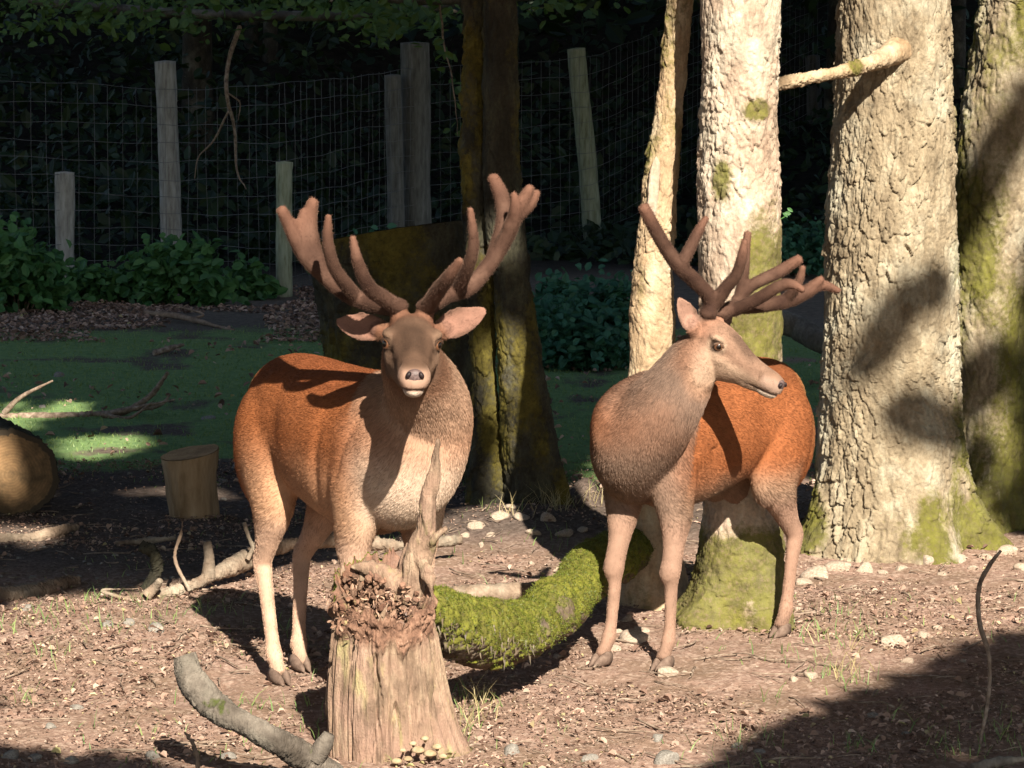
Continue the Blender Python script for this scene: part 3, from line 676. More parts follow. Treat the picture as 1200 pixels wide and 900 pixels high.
# ------------------------------------------------------------------ forest beyond the fence
def forest():
    r = np.random.default_rng(61)
    kinds = []
    for k in range(54):
        Y = 33.5 + 34 * (k / 54) + r.uniform(-1, 1); X = r.uniform(-1, 1) * (1.5 + .20 * Y); rad = r.uniform(.07, .19); z0 = gz(X, Y); H = r.uniform(9, 13)
        t = empty('forest_tree', (X, Y, z0)); tag(t, 'dim dark trunk standing in the shaded wood beyond the fence', 'tree', 'trees in the wood beyond the fence')
        lx, ly = r.normal(0, .25, 2)
        V, fs = tube([(X, Y, z0 - .3), (X + .1 * lx, Y, z0 + 1.5), (X + .4 * lx, Y + .3 * ly, z0 + 4), (X + lx, Y + ly, z0 + H)], [rad * 1.25, rad, rad * .85, rad * .2], 20, 12)
        V = V + .02 * fbm(V * 4, 2, k)[:, None]
        me = np_mesh('trunk', V, fs); setattr_f(me, 'moss', np.full(len(V), .2)); child(link('trunk', me, M['bark_far']), t)
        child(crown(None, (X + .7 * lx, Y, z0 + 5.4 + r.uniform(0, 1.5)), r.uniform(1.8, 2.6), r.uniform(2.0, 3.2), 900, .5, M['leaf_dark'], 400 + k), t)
    # shrub layer of the wood: one dark mass
    n = 26000; Y = 32.0 + 26 * r.random(n) ** 1.3; X = r.uniform(-1, 1, n) * (1.0 + .20 * Y)
    p = np.stack([X, Y, X * 0], 1); dens = fbm(p * .5, 3, 44)
    hz = r.random(n) ** 1.4 * np.clip(.7 + 2.4 * dens + .05 * (Y - 32), .15, 3.2)
    C = np.stack([X, Y, gheight(X, Y) + hz], 1)
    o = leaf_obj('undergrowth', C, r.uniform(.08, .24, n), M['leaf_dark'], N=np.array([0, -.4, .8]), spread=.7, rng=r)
    tag(o, 'black green undergrowth filling the wood beyond the fence', 'undergrowth', kind='stuff')
    n = 11000; Y = r.uniform(34, 62, n); X = r.uniform(-1, 1, n) * (1 + .21 * Y); Z = gheight(X, Y) + r.uniform(2.2, 5.0, n)
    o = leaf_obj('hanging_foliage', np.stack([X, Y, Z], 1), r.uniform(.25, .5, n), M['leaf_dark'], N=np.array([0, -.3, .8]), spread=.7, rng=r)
    tag(o, 'dim hanging foliage of the wood beyond the fence', 'foliage', kind='stuff')
forest()

# ------------------------------------------------------------------ overhanging oak boughs along the top of the view
def bough(label, pts_px, Y, rad, leafspots, nleaf, size, seed, name='oak_bough', twigs=()):
    r = np.random.default_rng(seed)
    pts = [P(a, b, Y + dy) for a, b, dy in pts_px]
    t = empty(name, tuple(pts[0])); tag(t, label, 'branch')
    me = trunk_mesh([tuple(p) for p in pts], rad, 10, 70, seed, (.03, .1), .003, .012, moss=lambda V: .2 + 0 * V[:, 0]); child(link('bough', me, M['bark_far']), t)
    for tw in twigs:
        tp = [P(a, b, Y + dy) for a, b, dy in tw[0]]
        V, fs = tube(tp, tw[1], 26, 6); V = V + .01 * fbm(V * 8, 2, seed)[:, None]; child(link('twig', np_mesh('twig', V, fs), M['twig']), t)
    C = []
    for (px, py, sx, sy, n) in leafspots:
        for q in range(n): C.append(P(px + r.normal(0, sx), py + r.normal(0, sy), Y + r.normal(0, .5)))
    child(leaf_obj('leaves', np.array(C), r.uniform(.7, 1.3, len(C)) * size, M['leaf_oak'], N=np.array([0, -.5, .8]), spread=.6, rng=r, aspect=.6), t)
    return t
bough('long oak bough with loose leaves hanging above the wire fence', [(-60, -30, .5), (60, 2, 0), (180, 14, 0), (300, 18, 0), (420, 18, 0), (520, 6, .2), (600, -20, .5)], 24.0, [.05, .045, .04, .04, .04, .035, .03],
      [(30, 35, 22, 9, 40), (100, 22, 40, 14, 120), (180, 22, 40, 13, 110), (250, 20, 40, 12, 80), (330, 8, 40, 9, 60), (40, 5, 60, 10, 120), (200, 0, 90, 9, 190), (410, 20, 30, 14, 60), (445, 30, 16, 12, 44), (470, 12, 30, 12, 90), (520, 14, 25, 14, 60), (395, 4, 50, 9, 80)], 0, .085, 501,
      twigs=[([(282, 30, 0), (268, 70, .05), (265, 110, 0), (275, 150, .1), (278, 200, .1), (288, 222, 0)], [.020, .018, .016, .014, .010, .005]),
             ([(268, 130, 0), (250, 165, .1), (232, 185, .1), (228, 210, .1)], [.010, .008, .006, .003]),
             ([(266, 110, 0), (282, 120, .1), (280, 140, .1)], [.008, .006, .003])])
bough('leafy oak bough hanging over the twin-stemmed tree', [(400, -40, .3), (450, -5, 0), (520, 0, 0), (620, -5, .1), (760, -25, .5)], 19.5, [.04, .035, .03, .025, .02],
      [(438, 18, 18, 10, 40), (466, 25, 16, 12, 50), (500, 10, 25, 9, 50), (520, 60, 8, 14, 16), (640, 5, 30, 9, 44), (700, 0, 30, 8, 44), (538, 150, 8, 10, 10), (545, 105, 8, 12, 10)], 0, .075, 502,
      twigs=[([(516, 0, 0), (520, 50, .05), (532, 100, .0), (536, 160, 0)], [.008, .006, .004, .002])])

# ------------------------------------------------------------------ unseen trees, their leaves placed as a shadow mask that blocks the sun outside the lit areas
def eqv(p): return Vector(p) - TO_SUN * (p[2] / TO_SUN.z)
def hull(pts):
    pts = sorted(set((round(p.x, 4), round(p.y, 4)) for p in pts))
    def half(ps):
        h = []
        for p in ps:
            while len(h) > 1 and (h[-1][0] - h[-2][0]) * (p[1] - h[-2][1]) - (h[-1][1] - h[-2][1]) * (p[0] - h[-2][0]) <= 0: h.pop()
            h.append(p)
        return h
    return half(pts)[:-1] + half(pts[::-1])[:-1]
def inpoly(x, y, poly):
    m = np.zeros(len(x), bool); j = len(poly) - 1
    for i in range(len(poly)):
        (xi, yi), (xj, yj) = poly[i][:2], poly[j][:2]
        c = ((yi > y) != (yj > y)) & (x < (xj - xi) * (y - yi) / (yj - yi + 1e-12) + xi); m ^= c; j = i
    return m
def gpoly(pp): return [tuple(G(a, b))[:2] for a, b in pp]
LIT = [gpoly([(-40, 712), (120, 690), (300, 668), (440, 640), (530, 600), (700, 590), (935, 630), (1260, 625), (1260, 738), (1185, 744), (1095, 772), (1005, 815), (925, 852), (865, 888), (800, 940), (300, 935), (180, 895), (-40, 880)])]
LIT.append(hull([eqv(P(*q)) for q in [(276, 420, 12.1), (276, 560, 12.1), (310, 800, 11.8), (370, 800, 11.8), (316, 220, 10.9), (370, 215, 10.9), (570, 190, 10.9), (640, 205, 10.9), (560, 600, 11.1), (570, 520, 11.1)]]))
LIT.append(hull([eqv(P(*q)) for q in [(680, 450, 12.1), (680, 600, 12), (690, 790, 12), (790, 790, 11.9), (968, 440, 12.9), (930, 745, 12.7), (735, 228, 11.6), (835, 240, 11.6), (990, 325, 11.9)]]))
LIT.append(hull([eqv(P(*q)) for q in [(800, -40, 13.1), (930, -40, 13.1), (785, 740, 13.0), (905, 740, 13.0), (925, 400, 13.1)]]))
LIT.append(hull([eqv(P(*q)) for q in [(765, -40, 13.1), (816, -40, 13.1), (724, 330, 13.1), (730, 440, 13.1), (800, 440, 13.1), (808, 250, 13.1)]]))
LIT.append(hull([eqv(P(*q)) for q in [(900, 85, 13.6), (900, 110, 13.6), (960, -45, 14.4), (1150, -45, 14.4), (920, 660, 14.5), (1210, 660, 14.5), (950, 400, 14.5)]]))
LIT.append(hull([eqv(P(*q)) for q in [(1110, -45, 15.0), (1240, -45, 15.0), (1110, 300, 15.0), (1200, 330, 15.0), (1120, 640, 14.9), (1196, 560, 15)]]))
LIT.append(hull([eqv(P(*q)) for q in [(535, 185, 15.7), (640, 195, 15.7), (645, 300, 15.7), (650, 500, 15.7), (560, 490, 15.7), (535, 300, 15.7)]]))
LIT.append(hull([eqv(P(*q)) for q in [(315, 290, 16.9), (385, 285, 16.9), (420, 420, 16.9), (370, 425, 16.9)]]))
LIT.append(hull([eqv(P(*q)) for q in [(160, 470, 15.8), (290, 465, 15.8), (300, 600, 15.8), (165, 600, 15.8)]]))
LIT.append(hull([eqv(P(*q)) for q in [(-70, 480, 15.9), (30, 495, 15.9), (28, 630, 15.9), (-70, 630, 15.9)]]))
LIT.append(hull([eqv(P(*q)) for q in [(10, 510, 15.9), (76, 515, 15.9), (76, 615, 15.9), (14, 610, 15.9)]]))
LIT.append(gpoly([(-40, 612), (90, 614), (60, 640), (-40, 648)]))
for (a, b, w_, h_) in [(55, 462, 72, 11), (120, 523, 62, 9), (258, 441, 40, 8), (15, 492, 40, 7), (210, 470, 34, 8), (150, 425, 40, 6), (40, 432, 40, 5), (300, 420, 26, 5)]:
    LIT.append(gpoly([(a + w_ * random.uniform(.6, 1.5) * math.cos(q), b + random.uniform(1.0, 2.9) * h_ * math.sin(q)) for q in np.linspace(0, 6.1, 16)]))
DIM = []
for q in [[(994, 462, 14.45), (1002, 430, 14.45), (1030, 395, 14.45), (1040, 402, 14.45), (1012, 452, 14.45)],
          [(1025, 400, 14.45), (1055, 372, 14.45), (1088, 345, 14.45), (1092, 358, 14.45), (1050, 396, 14.45)],
          [(1015, 530, 14.5), (1050, 512, 14.5), (1100, 520, 14.5), (1098, 545, 14.5), (1040, 548, 14.5)],
          [(1090, 522, 14.6), (1130, 508, 14.7), (1172, 500, 14.8), (1172, 530, 14.8), (1110, 540, 14.6)],
          [(1135, 420, 14.9), (1190, 400, 14.9), (1192, 425, 14.9), (1150, 470, 14.9), (1138, 470, 14.9)],
          [(1118, 250, 15), (1150, 180, 15), (1200, 110, 15), (1205, 140, 15), (1160, 230, 15), (1125, 285, 15)],
          [(545, 330, 15.7), (640, 350, 15.7), (640, 395, 15.7), (560, 375, 15.7)], [(545, 225, 15.7), (600, 215, 15.7), (600, 245, 15.7), (550, 250, 15.7)],
          [(600, 130, 15.7), (650, 130, 15.7), (655, 500, 15.7), (622, 500, 15.7)],
          [(185, 530, 15.8), (245, 535, 15.8), (225, 560, 15.8), (186, 556, 15.8)], [(230, 570, 15.8), (280, 560, 15.8), (280, 610, 15.8), (200, 610, 15.8)],
          [(10, 500, 15.9), (40, 505, 15.9), (45, 560, 15.9), (20, 570, 15.9)], [(25, 575, 15.9), (70, 560, 15.9), (70, 620, 15.9), (30, 615, 15.9)], [(-30, 500, 15.9), (10, 500, 15.9), (5, 530, 15.9), (-30, 530, 15.9)]]:
    DIM.append(hull([eqv(P(*k)) for k in q]))
def shadow_mask_trees():
    r = np.random.default_rng(77); yp = 2.0
    n = 60000
    k = TO_SUN.z / -TO_SUN.y; ka = TO_SUN.x / -TO_SUN.y
    D = r.uniform(8.0, 48.0, n); X = r.uniform(-1, 1, n) * (3.0 + .21 * D)
    jit = r.normal(0, .12, n)
    lit = np.zeros(n, bool)
    for p in LIT: lit |= inpoly(X + r.normal(0, .05, n), D + r.normal(0, .09, n), p)
    dim = np.zeros(n, bool)
    for p in DIM: dim |= inpoly(X, D, p)
    near = lit.copy()
    for (ox, od) in [(.45, 0), (-.45, 0), (0, .9), (0, -.9), (.3, .6), (-.3, .6), (.3, -.6), (-.3, -.6)]:
        for p in LIT: near |= inpoly(X + ox, D + od, p)
    keep = ~lit | (dim & (r.random(n) < .8)); X, D, near = X[keep], D[keep], near[keep]; n = len(X)
    rep = np.where(near, 5, 1); X, D, near = np.repeat(X, rep), np.repeat(D, rep), np.repeat(near, rep); n = len(X)
    X = X + near * r.normal(0, .10, n); D = D + near * r.normal(0, .2, n)
    lit = np.zeros(n, bool)
    for p in LIT: lit |= inpoly(X + r.normal(0, .03, n), D + r.normal(0, .05, n), p)
    for p in DIM: lit &= ~inpoly(X, D, p)
    X, D, near = X[~lit], D[~lit], near[~lit]; n = len(X)
    for p in DIM:
        q = np.array(p); lo, hi = q.min(0), q.max(0); ex = r.uniform(lo, hi, (700, 2)); ex = ex[inpoly(ex[:, 0], ex[:, 1], p)]
        X, D, near = np.concatenate([X, ex[:, 0]]), np.concatenate([D, ex[:, 1]]), np.concatenate([near, np.ones(len(ex), bool)])
    n = len(X)
    # point on the crowns that shades ground point (X, D)
    s = (D - np.where(D < 33, yp, 27.0) + r.normal(0, .8, n)) / -TO_SUN.y
    C = np.stack([X + TO_SUN.x * s, D + TO_SUN.y * s, TO_SUN.z * s], 1)
    ok = C[:, 2] > 3.3; C, D, near = C[ok], D[ok], near[ok]; n = len(D)
    tx = np.array([-9.5, -5.8, 9.0, 12.5, -13.0, -7.5, 8.0]); ty = np.array([yp] * 5 + [27.0, 27.0]); own = np.hypot(C[:, 0][:, None] - tx[None, :], 3 * (C[:, 1][:, None] - ty[None, :])).argmin(1)
    size = np.where(near | (D < 11), r.uniform(.12, .20, n), r.uniform(.5, .85, n))
    for i, x in enumerate(tx):
        yp = ty[i]; m = own == i
        if not m.any(): continue
        t = empty('shadow_mask_tree', (x, yp, 0)); tag(t, 'unseen leafy tree, its crown shaped as a shadow mask for wood and lawn', 'tree', 'unseen trees shaped to mask the sun')
        top = C[m][:, 2].max()
        V, fs = tube([(x, yp, -.2), (x + .1, yp, 6), (x - .1, yp, 12), (x, yp, max(top, 14.0))], [.4, .32, .22, .05], 20, 10)
        me = np_mesh('trunk', V, fs); setattr_f(me, 'moss', np.zeros(len(V))); child(link('trunk', me, M['bark_far']), t)
        child(leaf_obj('crown', C[m], size[m], M['leaf_dark'], N=np.array(TO_SUN), spread=.45, rng=r, aspect=.95), t)
shadow_mask_trees()

def sky_block_trees():  # unseen trees added at the sides to cut sky light on the clearing
    r = np.random.default_rng(88)
    for k, (x, y, zc, rx, rz) in enumerate([(-5.2, 9.0, 5.5, 2.3, 3.0), (-5.8, 13.0, 5.5, 2.5, 3.2), (7.5, 10.5, 6.0, 2.5, 3.4), (7.0, 15.5, 6.0, 2.8, 3.6), (9.5, 6.0, 6.0, 2.8, 3.6), (-6.0, 4.5, 5.5, 2.4, 3.2)]):
        t = empty('sky_block_tree', (x, y, 0)); tag(t, 'unseen broad leafy tree added beside the clearing to block sky light', 'tree', 'unseen trees added to block sky light')
        V, fs = tube([(x, y, -.2), (x + .1, y, 3), (x, y + .1, 6), (x, y, zc + rz)], [.26, .2, .14, .03], 16, 10); me = np_mesh('trunk', V, fs); setattr_f(me, 'moss', np.full(len(V), .2)); child(link('trunk', me, M['bark_far']), t)
        child(crown(None, (x, y, zc), rx, rz, 4200, .42, M['leaf_oak'], 700 + k), t)
sky_block_trees()
# ------------------------------------------------------------------ rotten stump with the broken snag
def mat_rot(name, cols, scale=7, stretch=(4, 4, .8), bump=.9):
    t = NT(name); v = t.coord('Object'); m = t.map(v, stretch)
    c = t.ramp(t.noise(m, scale, 6, .7), [(0.28, cols[0]), (0.5, cols[1]), (0.72, cols[2])])
    c = t.mix(t.ramp(t.noise(v, 7, 5, .65), [(0.5, 0.0), (0.68, .75)]), c, cols[3])
    c = t.mix(t.ramp(t.noise(v, 3.2, 5, .6), [(0.42, 0.0), (0.62, .7)]), c, t.mix(t.noise(v, 9, 4), (0.36, 0.235, 0.18), (0.22, 0.125, 0.09)))
    c = t.mix(t.ramp(t.noise(t.map(v, (3, 3, 1)), 4.5, 4, .6), [(0.56, 0.0), (0.70, .6)]), c, (0.36, 0.33, 0.14))
    c = t.mix(t.ramp(t.noise(t.map(v, (1.6, 1.6, .8)), 6.5, 6, .7), [(0.50, 0.0), (0.60, .7)]), c, t.mix(t.noise(v, 30, 4), (0.075, 0.05, 0.034), (0.19, 0.13, 0.09)))
    c = t.mix(t.attr('rot'), c, t.ramp(t.noise(v, 24, 5, .7), [(0.3, (0.07, 0.04, 0.028)), (0.5, (0.19, 0.105, 0.07)), (0.72, (0.36, 0.22, 0.15))]))
    ms = t.ramp(t.math('ADD', t.attr('moss'), t.math('MULTIPLY', t.math('SUBTRACT', t.noise(v, 45, 4, .7), .5), .6)), [(0.38, 0.0), (0.6, .95)])
    c = t.mix(ms, c, t.mix(t.noise(v, 25, 4), (0.05, 0.075, 0.010), (0.16, 0.18, 0.022)))
    t.bump(t.math('ADD', t.noise(m, scale * 4, 5, .7), t.math('MULTIPLY', t.noise(v, 120, 3), .3)), bump, .012)
    return t.fin(c, .9, .12)
M['rot'] = mat_rot('rotten_wood', [(0.10, 0.066, 0.042), (0.25, 0.17, 0.115), (0.38, 0.295, 0.20), (0.23, 0.145, 0.105)])
M['rotred'] = mat_rot('red_rot', [(0.05, 0.028, 0.02), (0.17, 0.085, 0.055), (0.36, 0.21, 0.135), (0.10, 0.06, 0.04)], 16, (1, 1, 1))
M['mosslog'] = mat_bark('mossy_log_bark', [(0.04, 0.028, 0.02), (0.10, 0.072, 0.05), (0.19, 0.145, 0.10)], moss=(0.11, 0.125, 0.014), lich=.1)
M['greywood'] = mat_bark('grey_dead_wood', [(0.045, 0.036, 0.028), (0.11, 0.092, 0.074), (0.215, 0.185, 0.15)], moss=(0.06, 0.085, 0.015), lich=.2)
M['deadbark'] = mat_bark('dead_branch_bark', [(0.07, 0.048, 0.034), (0.17, 0.12, 0.085), (0.29, 0.22, 0.16)], lich=.25)
M['tanwood'] = mat_simple('dry_wood', [(0.09, 0.06, 0.04), (0.19, 0.13, 0.09), (0.30, 0.22, 0.155)], 12, stretch=(1, 1, 1))

def build_stump():
    Ys = 10.35; cx = P(447, 700, Ys).x; c0 = np.array([cx, Ys, 0.0])
    t = empty('rotten_stump', (cx, Ys, 0)); tag(t, 'rotten broken stump with hollow crumbling top and a tall splintered snag', 'stump')
    nu, nv = 300, 220
    th = np.linspace(0, 2 * math.pi, nu, endpoint=False)
    # rim height: high at the back, low toward the viewer, jagged
    back = np.sin(th)                      # +1 = away
    q = np.stack([np.cos(th) * 3, np.sin(th) * 3, th * 0], 1)
    rim = 0.575 + 0.085 * back + 0.05 * fbm(q * 1.6, 3, 4) + 0.035 * np.abs(fbm(q * 5, 3, 8)) - .05 * np.clip(np.cos(th), 0, 1)
    zz = np.linspace(-.15, 1, nv)
    Z = np.where(zz[:, None] < 0, zz[:, None], zz[:, None] * rim[None, :])
    rx = 0.168 + 0.022 * np.exp(-np.maximum(Z, 0) / .22) + 0.012 * np.sin(Z * 9)
    X = np.cos(th)[None, :]; Yy = np.sin(th)[None, :]
    # long splits run up the side
    qq = np.stack([(X * 3 + 0 * Z).ravel(), (Yy * 3 + 0 * Z).ravel(), Z.ravel() * .8], 1)
    f1, f2, cid = worley(qq * np.array([1.15, 1.15, .75]) + .3 * fbm(qq * 2, 2, 3)[:, None], 31)
    d = .034 * (cid - .5) * sstep(0, .06, f2 - f1) - .032 * (1 - sstep(0, .07, f2 - f1)) + .012 * fbm(qq * np.array([5, 5, 1.1]), 5, 9, .6) + .004 * fbm(qq * np.array([26, 26, 3]), 4, 12, .6) + .028 * fbm(qq * np.array([.8, .8, 1.6]), 3, 2)
    cw = sstep(.74, .84, np.repeat(zz, nu) + .07 * fbm(qq * np.array([1.5, 1.5, 3]), 3, 50))
    d *= (0.55 + .45 * sstep(0, .4, Z.ravel())) * (1 - .8 * cw)
    skirt = 0.13 * np.clip(np.cos(th - .0), 0, 1)[None, :] ** 2 * np.exp(-np.maximum(Z, 0) / .18)
    rr = rx + skirt + d.reshape(Z.shape)
    # crumbly collar of bark at the top
    q3 = np.stack([(X * .2 + 0 * Z).ravel(), (Yy * .2 + 0 * Z).ravel(), Z.ravel()], 1); g1, g2, gi = worley(q3 * 28 + .5 * fbm(q3 * 20, 2, 6)[:, None], 77)
    col = (cw * (.012 + .034 * fbm(q3 * 14, 4, 15, .6) + .022 * (gi - .4) * sstep(0, .2, g2 - g1))).reshape(Z.shape); rr = rr + col
    V = np.stack([cx + rr * X * .98, Ys + rr * Yy * .9, Z], -1).reshape(-1, 3)
    # inner hollow
    K = 26; inner = []
    top = V[-nu:].reshape(nu, 3)
    cen = np.array([cx - .015, Ys - .01, 0])
    for k in range(1, K + 1):
        u = k / K; f = 1 - u ** 1.3 if k < K else .02
        zt = rim - .16 * sstep(0.06, .55, u) + .03 * fbm(np.stack([np.cos(th) * 8 * f, np.sin(th) * 8 * f, th * 0 + u * 3], 1), 3, 21) * sstep(.1, .3, u)
        f = max(f, .02)
        inner.append(np.stack([cen[0] + (top[:, 0] - cen[0]) * f, cen[1] + (top[:, 1] - cen[1]) * f, zt * (1 - u * .5) + u * .5 * (.48 + .0 * th)], 1))
    I = np.vstack([top] + inner)
    a = np.arange(nv - 1)[:, None] * nu + np.arange(nu)[None, :]; b = np.arange(nv - 1)[:, None] * nu + (np.arange(nu)[None, :] + 1) % nu
    me = np_mesh('stump_side', V, np.stack([a, b, b + nu, a + nu], -1).reshape(-1, 4))
    f = fbm(V * 9, 3, 44)
    ms = .9 * sstep(.90, 1.0, (np.repeat(zz, nu))) * sstep(.15, .7, np.tile(-np.cos(th) * .75 + .55 * back, nv)) + .35 * f + .5 * np.exp(-np.maximum(V[:, 2], 0) / .05) * np.tile(np.clip(np.cos(th), 0, 1), nv)
    setattr_f(me, 'moss', ms); setattr_f(me, 'rot', cw); child(link('stump_side', me, M['rot']), t)
    a = np.arange(K)[:, None] * nu + np.arange(nu)[None, :]; b = np.arange(K)[:, None] * nu + (np.arange(nu)[None, :] + 1) % nu
    I[:, 2] -= .004 * (np.arange(len(I)) < nu)
    m2 = np_mesh('hollow', I, np.stack([a, b, b + nu, a + nu], -1).reshape(-1, 4)); setattr_f(m2, 'moss', np.zeros(len(I)))
    child(link('hollow', m2, M['rotred']), t)
    # crumbs of red rot in the hollow
    n = 120; ang = RNG.uniform(0, 6.28, n); ra = .15 * RNG.random(n) ** .6
    C = np.stack([cx - .02 + ra * np.cos(ang), Ys - .02 + ra * .85 * np.sin(ang), .47 + .10 * RNG.random(n) + .05 * np.sin(ang)], 1)
    VI, FI = ico(1); parts = []
    for k in range(n):
        s = RNG.uniform(.006, .02, 3) * np.array([1, 1, .8]); A = RNG.normal(size=(3, 3)); Qm, _ = np.linalg.qr(A)
        parts.append(((VI * s) @ Qm + C[k], [FI]))
    Vc, fc = merge(parts); m3 = np_mesh('rot_crumbs', Vc, fc, False); setattr_f(m3, 'moss', np.zeros(len(Vc))); oc = link('rot_crumbs', m3, M['rotred']); oc['kind'] = 'stuff'; child(oc, t)
    n = 700; ang = RNG.uniform(0, 6.28, n); ra = .165 * RNG.random(n) ** .55; zc_ = .475 + .085 * RNG.random(n) + .07 * np.sin(ang) * (ra / .16)
    oc = leaf_obj('rot_flakes', np.stack([cx - .02 + ra * np.cos(ang), Ys - .02 + ra * .9 * np.sin(ang), zc_], 1), RNG.uniform(.008, .035, n), M['flake'], spread=1.0, aspect=.4, fold=.5); oc['kind'] = 'stuff'; child(oc, t)
    # splinters standing on the rim
    for (px, py, ln, w_, lean) in [(470, 650, .10, .012, .02), (443, 722, .11, .012, .035), (402, 668, .05, .012, 0), (424, 664, .06, .012, .01)]:
        p = P(px, py, Ys - .14 if py > 700 else Ys + .1)
        V1, f1_ = tube([(p.x, p.y, p.z - ln * .8), (p.x + lean * .3, p.y, p.z - ln * .1), (p.x + lean, p.y + .005, p.z + ln * .4)], [w_, w_ * .8, .002], 14, 8, rb=[w_ * .5, w_ * .4, .001])
        V1 = V1 + .004 * fbm(V1 * np.array([60, 60, 12]), 2, int(px))[:, None]
        m4 = np_mesh('splinter', V1, f1_); setattr_f(m4, 'moss', np.zeros(len(V1))); child(link('splinter', m4, M['rot']), t)
    # the snag
    Yn = Ys + .06
    parts = [tube([P(478, 705, Yn), P(487, 668, Yn), P(497, 634, Yn - .02), P(500, 605, Yn - .03), P(505, 570, Yn - .03), P(510, 540, Yn - .02), P(513, 516, Yn - .02)], [.056, .048, .039, .033, .024, .015, .006], 80, 22, rb=[.046, .04, .032, .027, .02, .013, .005]),
             tube([P(500, 640, Yn - .03), P(512, 628, Yn - .06), P(522, 618, Yn - .06)], [.022, .015, .006], 16, 10),
             tube([P(495, 655, Yn - .04), P(503, 680, Yn - .07), P(507, 700, Yn - .06)], [.026, .016, .005], 16, 10),
             tube([P(470, 690, Yn), P(440, 668, Yn + .03), P(410, 664, Yn + .03)], [.05, .03, .012], 18, 10)]
    V, fs = merge(parts); ms_ = remesh(V, fs, .006, 4); W = verts_np(ms_).astype(float); N = norms_np(ms_)
    f1, f2, cid = worley(W * np.array([26, 26, 9]), 8)
    W = W + N * (.016 * (cid - .5) * sstep(0, .15, f2 - f1) + .012 * fbm(W * np.array([30, 30, 9]), 4, 31))[:, None]
    ms_.vertices.foreach_set('co', W.astype(np.float32).ravel()); ms_.update(); setattr_f(ms_, 'moss', .15 + .3 * fbm(W * 14, 3, 2) + .75 * sstep(.60, .70, W[:, 2]) * sstep(cx - .02, cx - .1, W[:, 0])); child(link('snag', ms_, M['rot']), t)
    # pale mushrooms at its foot
    k = 0
    for (px, py, s) in [(465, 893, .020), (478, 890, .017), (490, 880, .024), (498, 866, .016), (504, 884, .024), (512, 876, .019), (484, 872, .014), (519, 887, .016), (472, 880, .012)]:
        base = P(px, py, Ys - .235); mo = empty('mushroom', tuple(base)); tag(mo, 'small cream mushroom growing from the foot of the rotten stump', 'mushroom', 'mushrooms on the rotten stump')
        prof = [(0.15, -.1), (.75, -.15), (1.0, 0.0), (.85, .35), (.5, .6), (0.02, .7)]
        nu2 = 14; thh = np.linspace(0, 6.283, nu2, endpoint=False)
        Vm = np.vstack([np.stack([s * a_ * np.cos(thh), s * a_ * np.sin(thh), np.full(nu2, s * b_)], 1) for a_, b_ in prof])
        ii = np.arange(len(prof) - 1)[:, None] * nu2 + np.arange(nu2)[None, :]; jj = np.arange(len(prof) - 1)[:, None] * nu2 + (np.arange(nu2)[None, :] + 1) % nu2
        cap = np_mesh('cap', Vm + np.array(base), np.stack([ii, jj, jj + nu2, ii + nu2], -1).reshape(-1, 4)); child(link('cap', cap, M['mush']), mo)
        Vs_, fs_ = tube([base + Vector((0, .06, -.02)), base + Vector((0, .02, -.012)), base], [s * .35, s * .3, s * .25], 8, 8); child(link('stem', np_mesh('stem', Vs_, fs_), M['mush']), mo)
M['flake'] = mat_leaf('rot_flake', (0.07, 0.035, 0.024), (0.40, 0.25, 0.17), .05)
M['mush'] = mat_simple('mushroom_skin', [(0.20, 0.135, 0.075), (0.29, 0.21, 0.125), (0.38, 0.30, 0.2)], 40, bump=.1)
build_stump()

def wood(name, label, cat, pix, mat, nu=40, nv=160, seed=1, plate=(.03, .1), depth=.006, lump=.012, moss=None, extra=(), group=None, ends=True):
    """pix: (px, py, Y, radius m)"""
    pts = [P(a, b, Y) for a, b, Y, r in pix]; rad = [q[3] for q in pix]
    t = empty(name, tuple(pts[0])); tag(t, label, cat, group)
    me = trunk_mesh([tuple(p) for p in pts], rad, nu, nv, seed, plate, depth, lump, moss=moss)
    V = verts_np(me).astype(float); q = np.array([p.vertices[:] for p in me.polygons])
    k = len(V); c0, c1 = V[:nu].mean(0), V[-nu:].mean(0); j = np.arange(nu); jn = (j + 1) % nu
    V2 = np.vstack([V, c0, c1]); ft = [np.stack([np.full(nu, k), jn, j], -1), np.stack([np.full(nu, k + 1), k - nu + j, k - nu + jn], -1)]
    ma = np.empty(k, np.float32); me.attributes['moss'].data.foreach_get('value', ma)
    m2 = np_mesh('stem', V2, [q] + ft); setattr_f(m2, 'moss', np.concatenate([ma, [0, 0]]))
    child(link('stem' if extra else 'wood', m2, mat), t)
    for (nm, pp) in extra:
        pts = [P(a, b, Y) for a, b, Y, r in pp]; m3 = trunk_mesh([tuple(p) for p in pts], [x[3] for x in pp], 14, 60, seed + 3, plate, depth * .5, lump * .6)
        V = verts_np(m3).astype(float); q = np.array([p.vertices[:] for p in m3.polygons]); k = len(V); j = np.arange(14); jn = (j + 1) % 14
        m4 = np_mesh(nm, np.vstack([V, V[-14:].mean(0)]), [q, np.stack([np.full(14, k), k - 14 + j, k - 14 + jn], -1)]); setattr_f(m4, 'moss', np.zeros(k + 1)); child(link(nm, m4, mat), t)
    return t
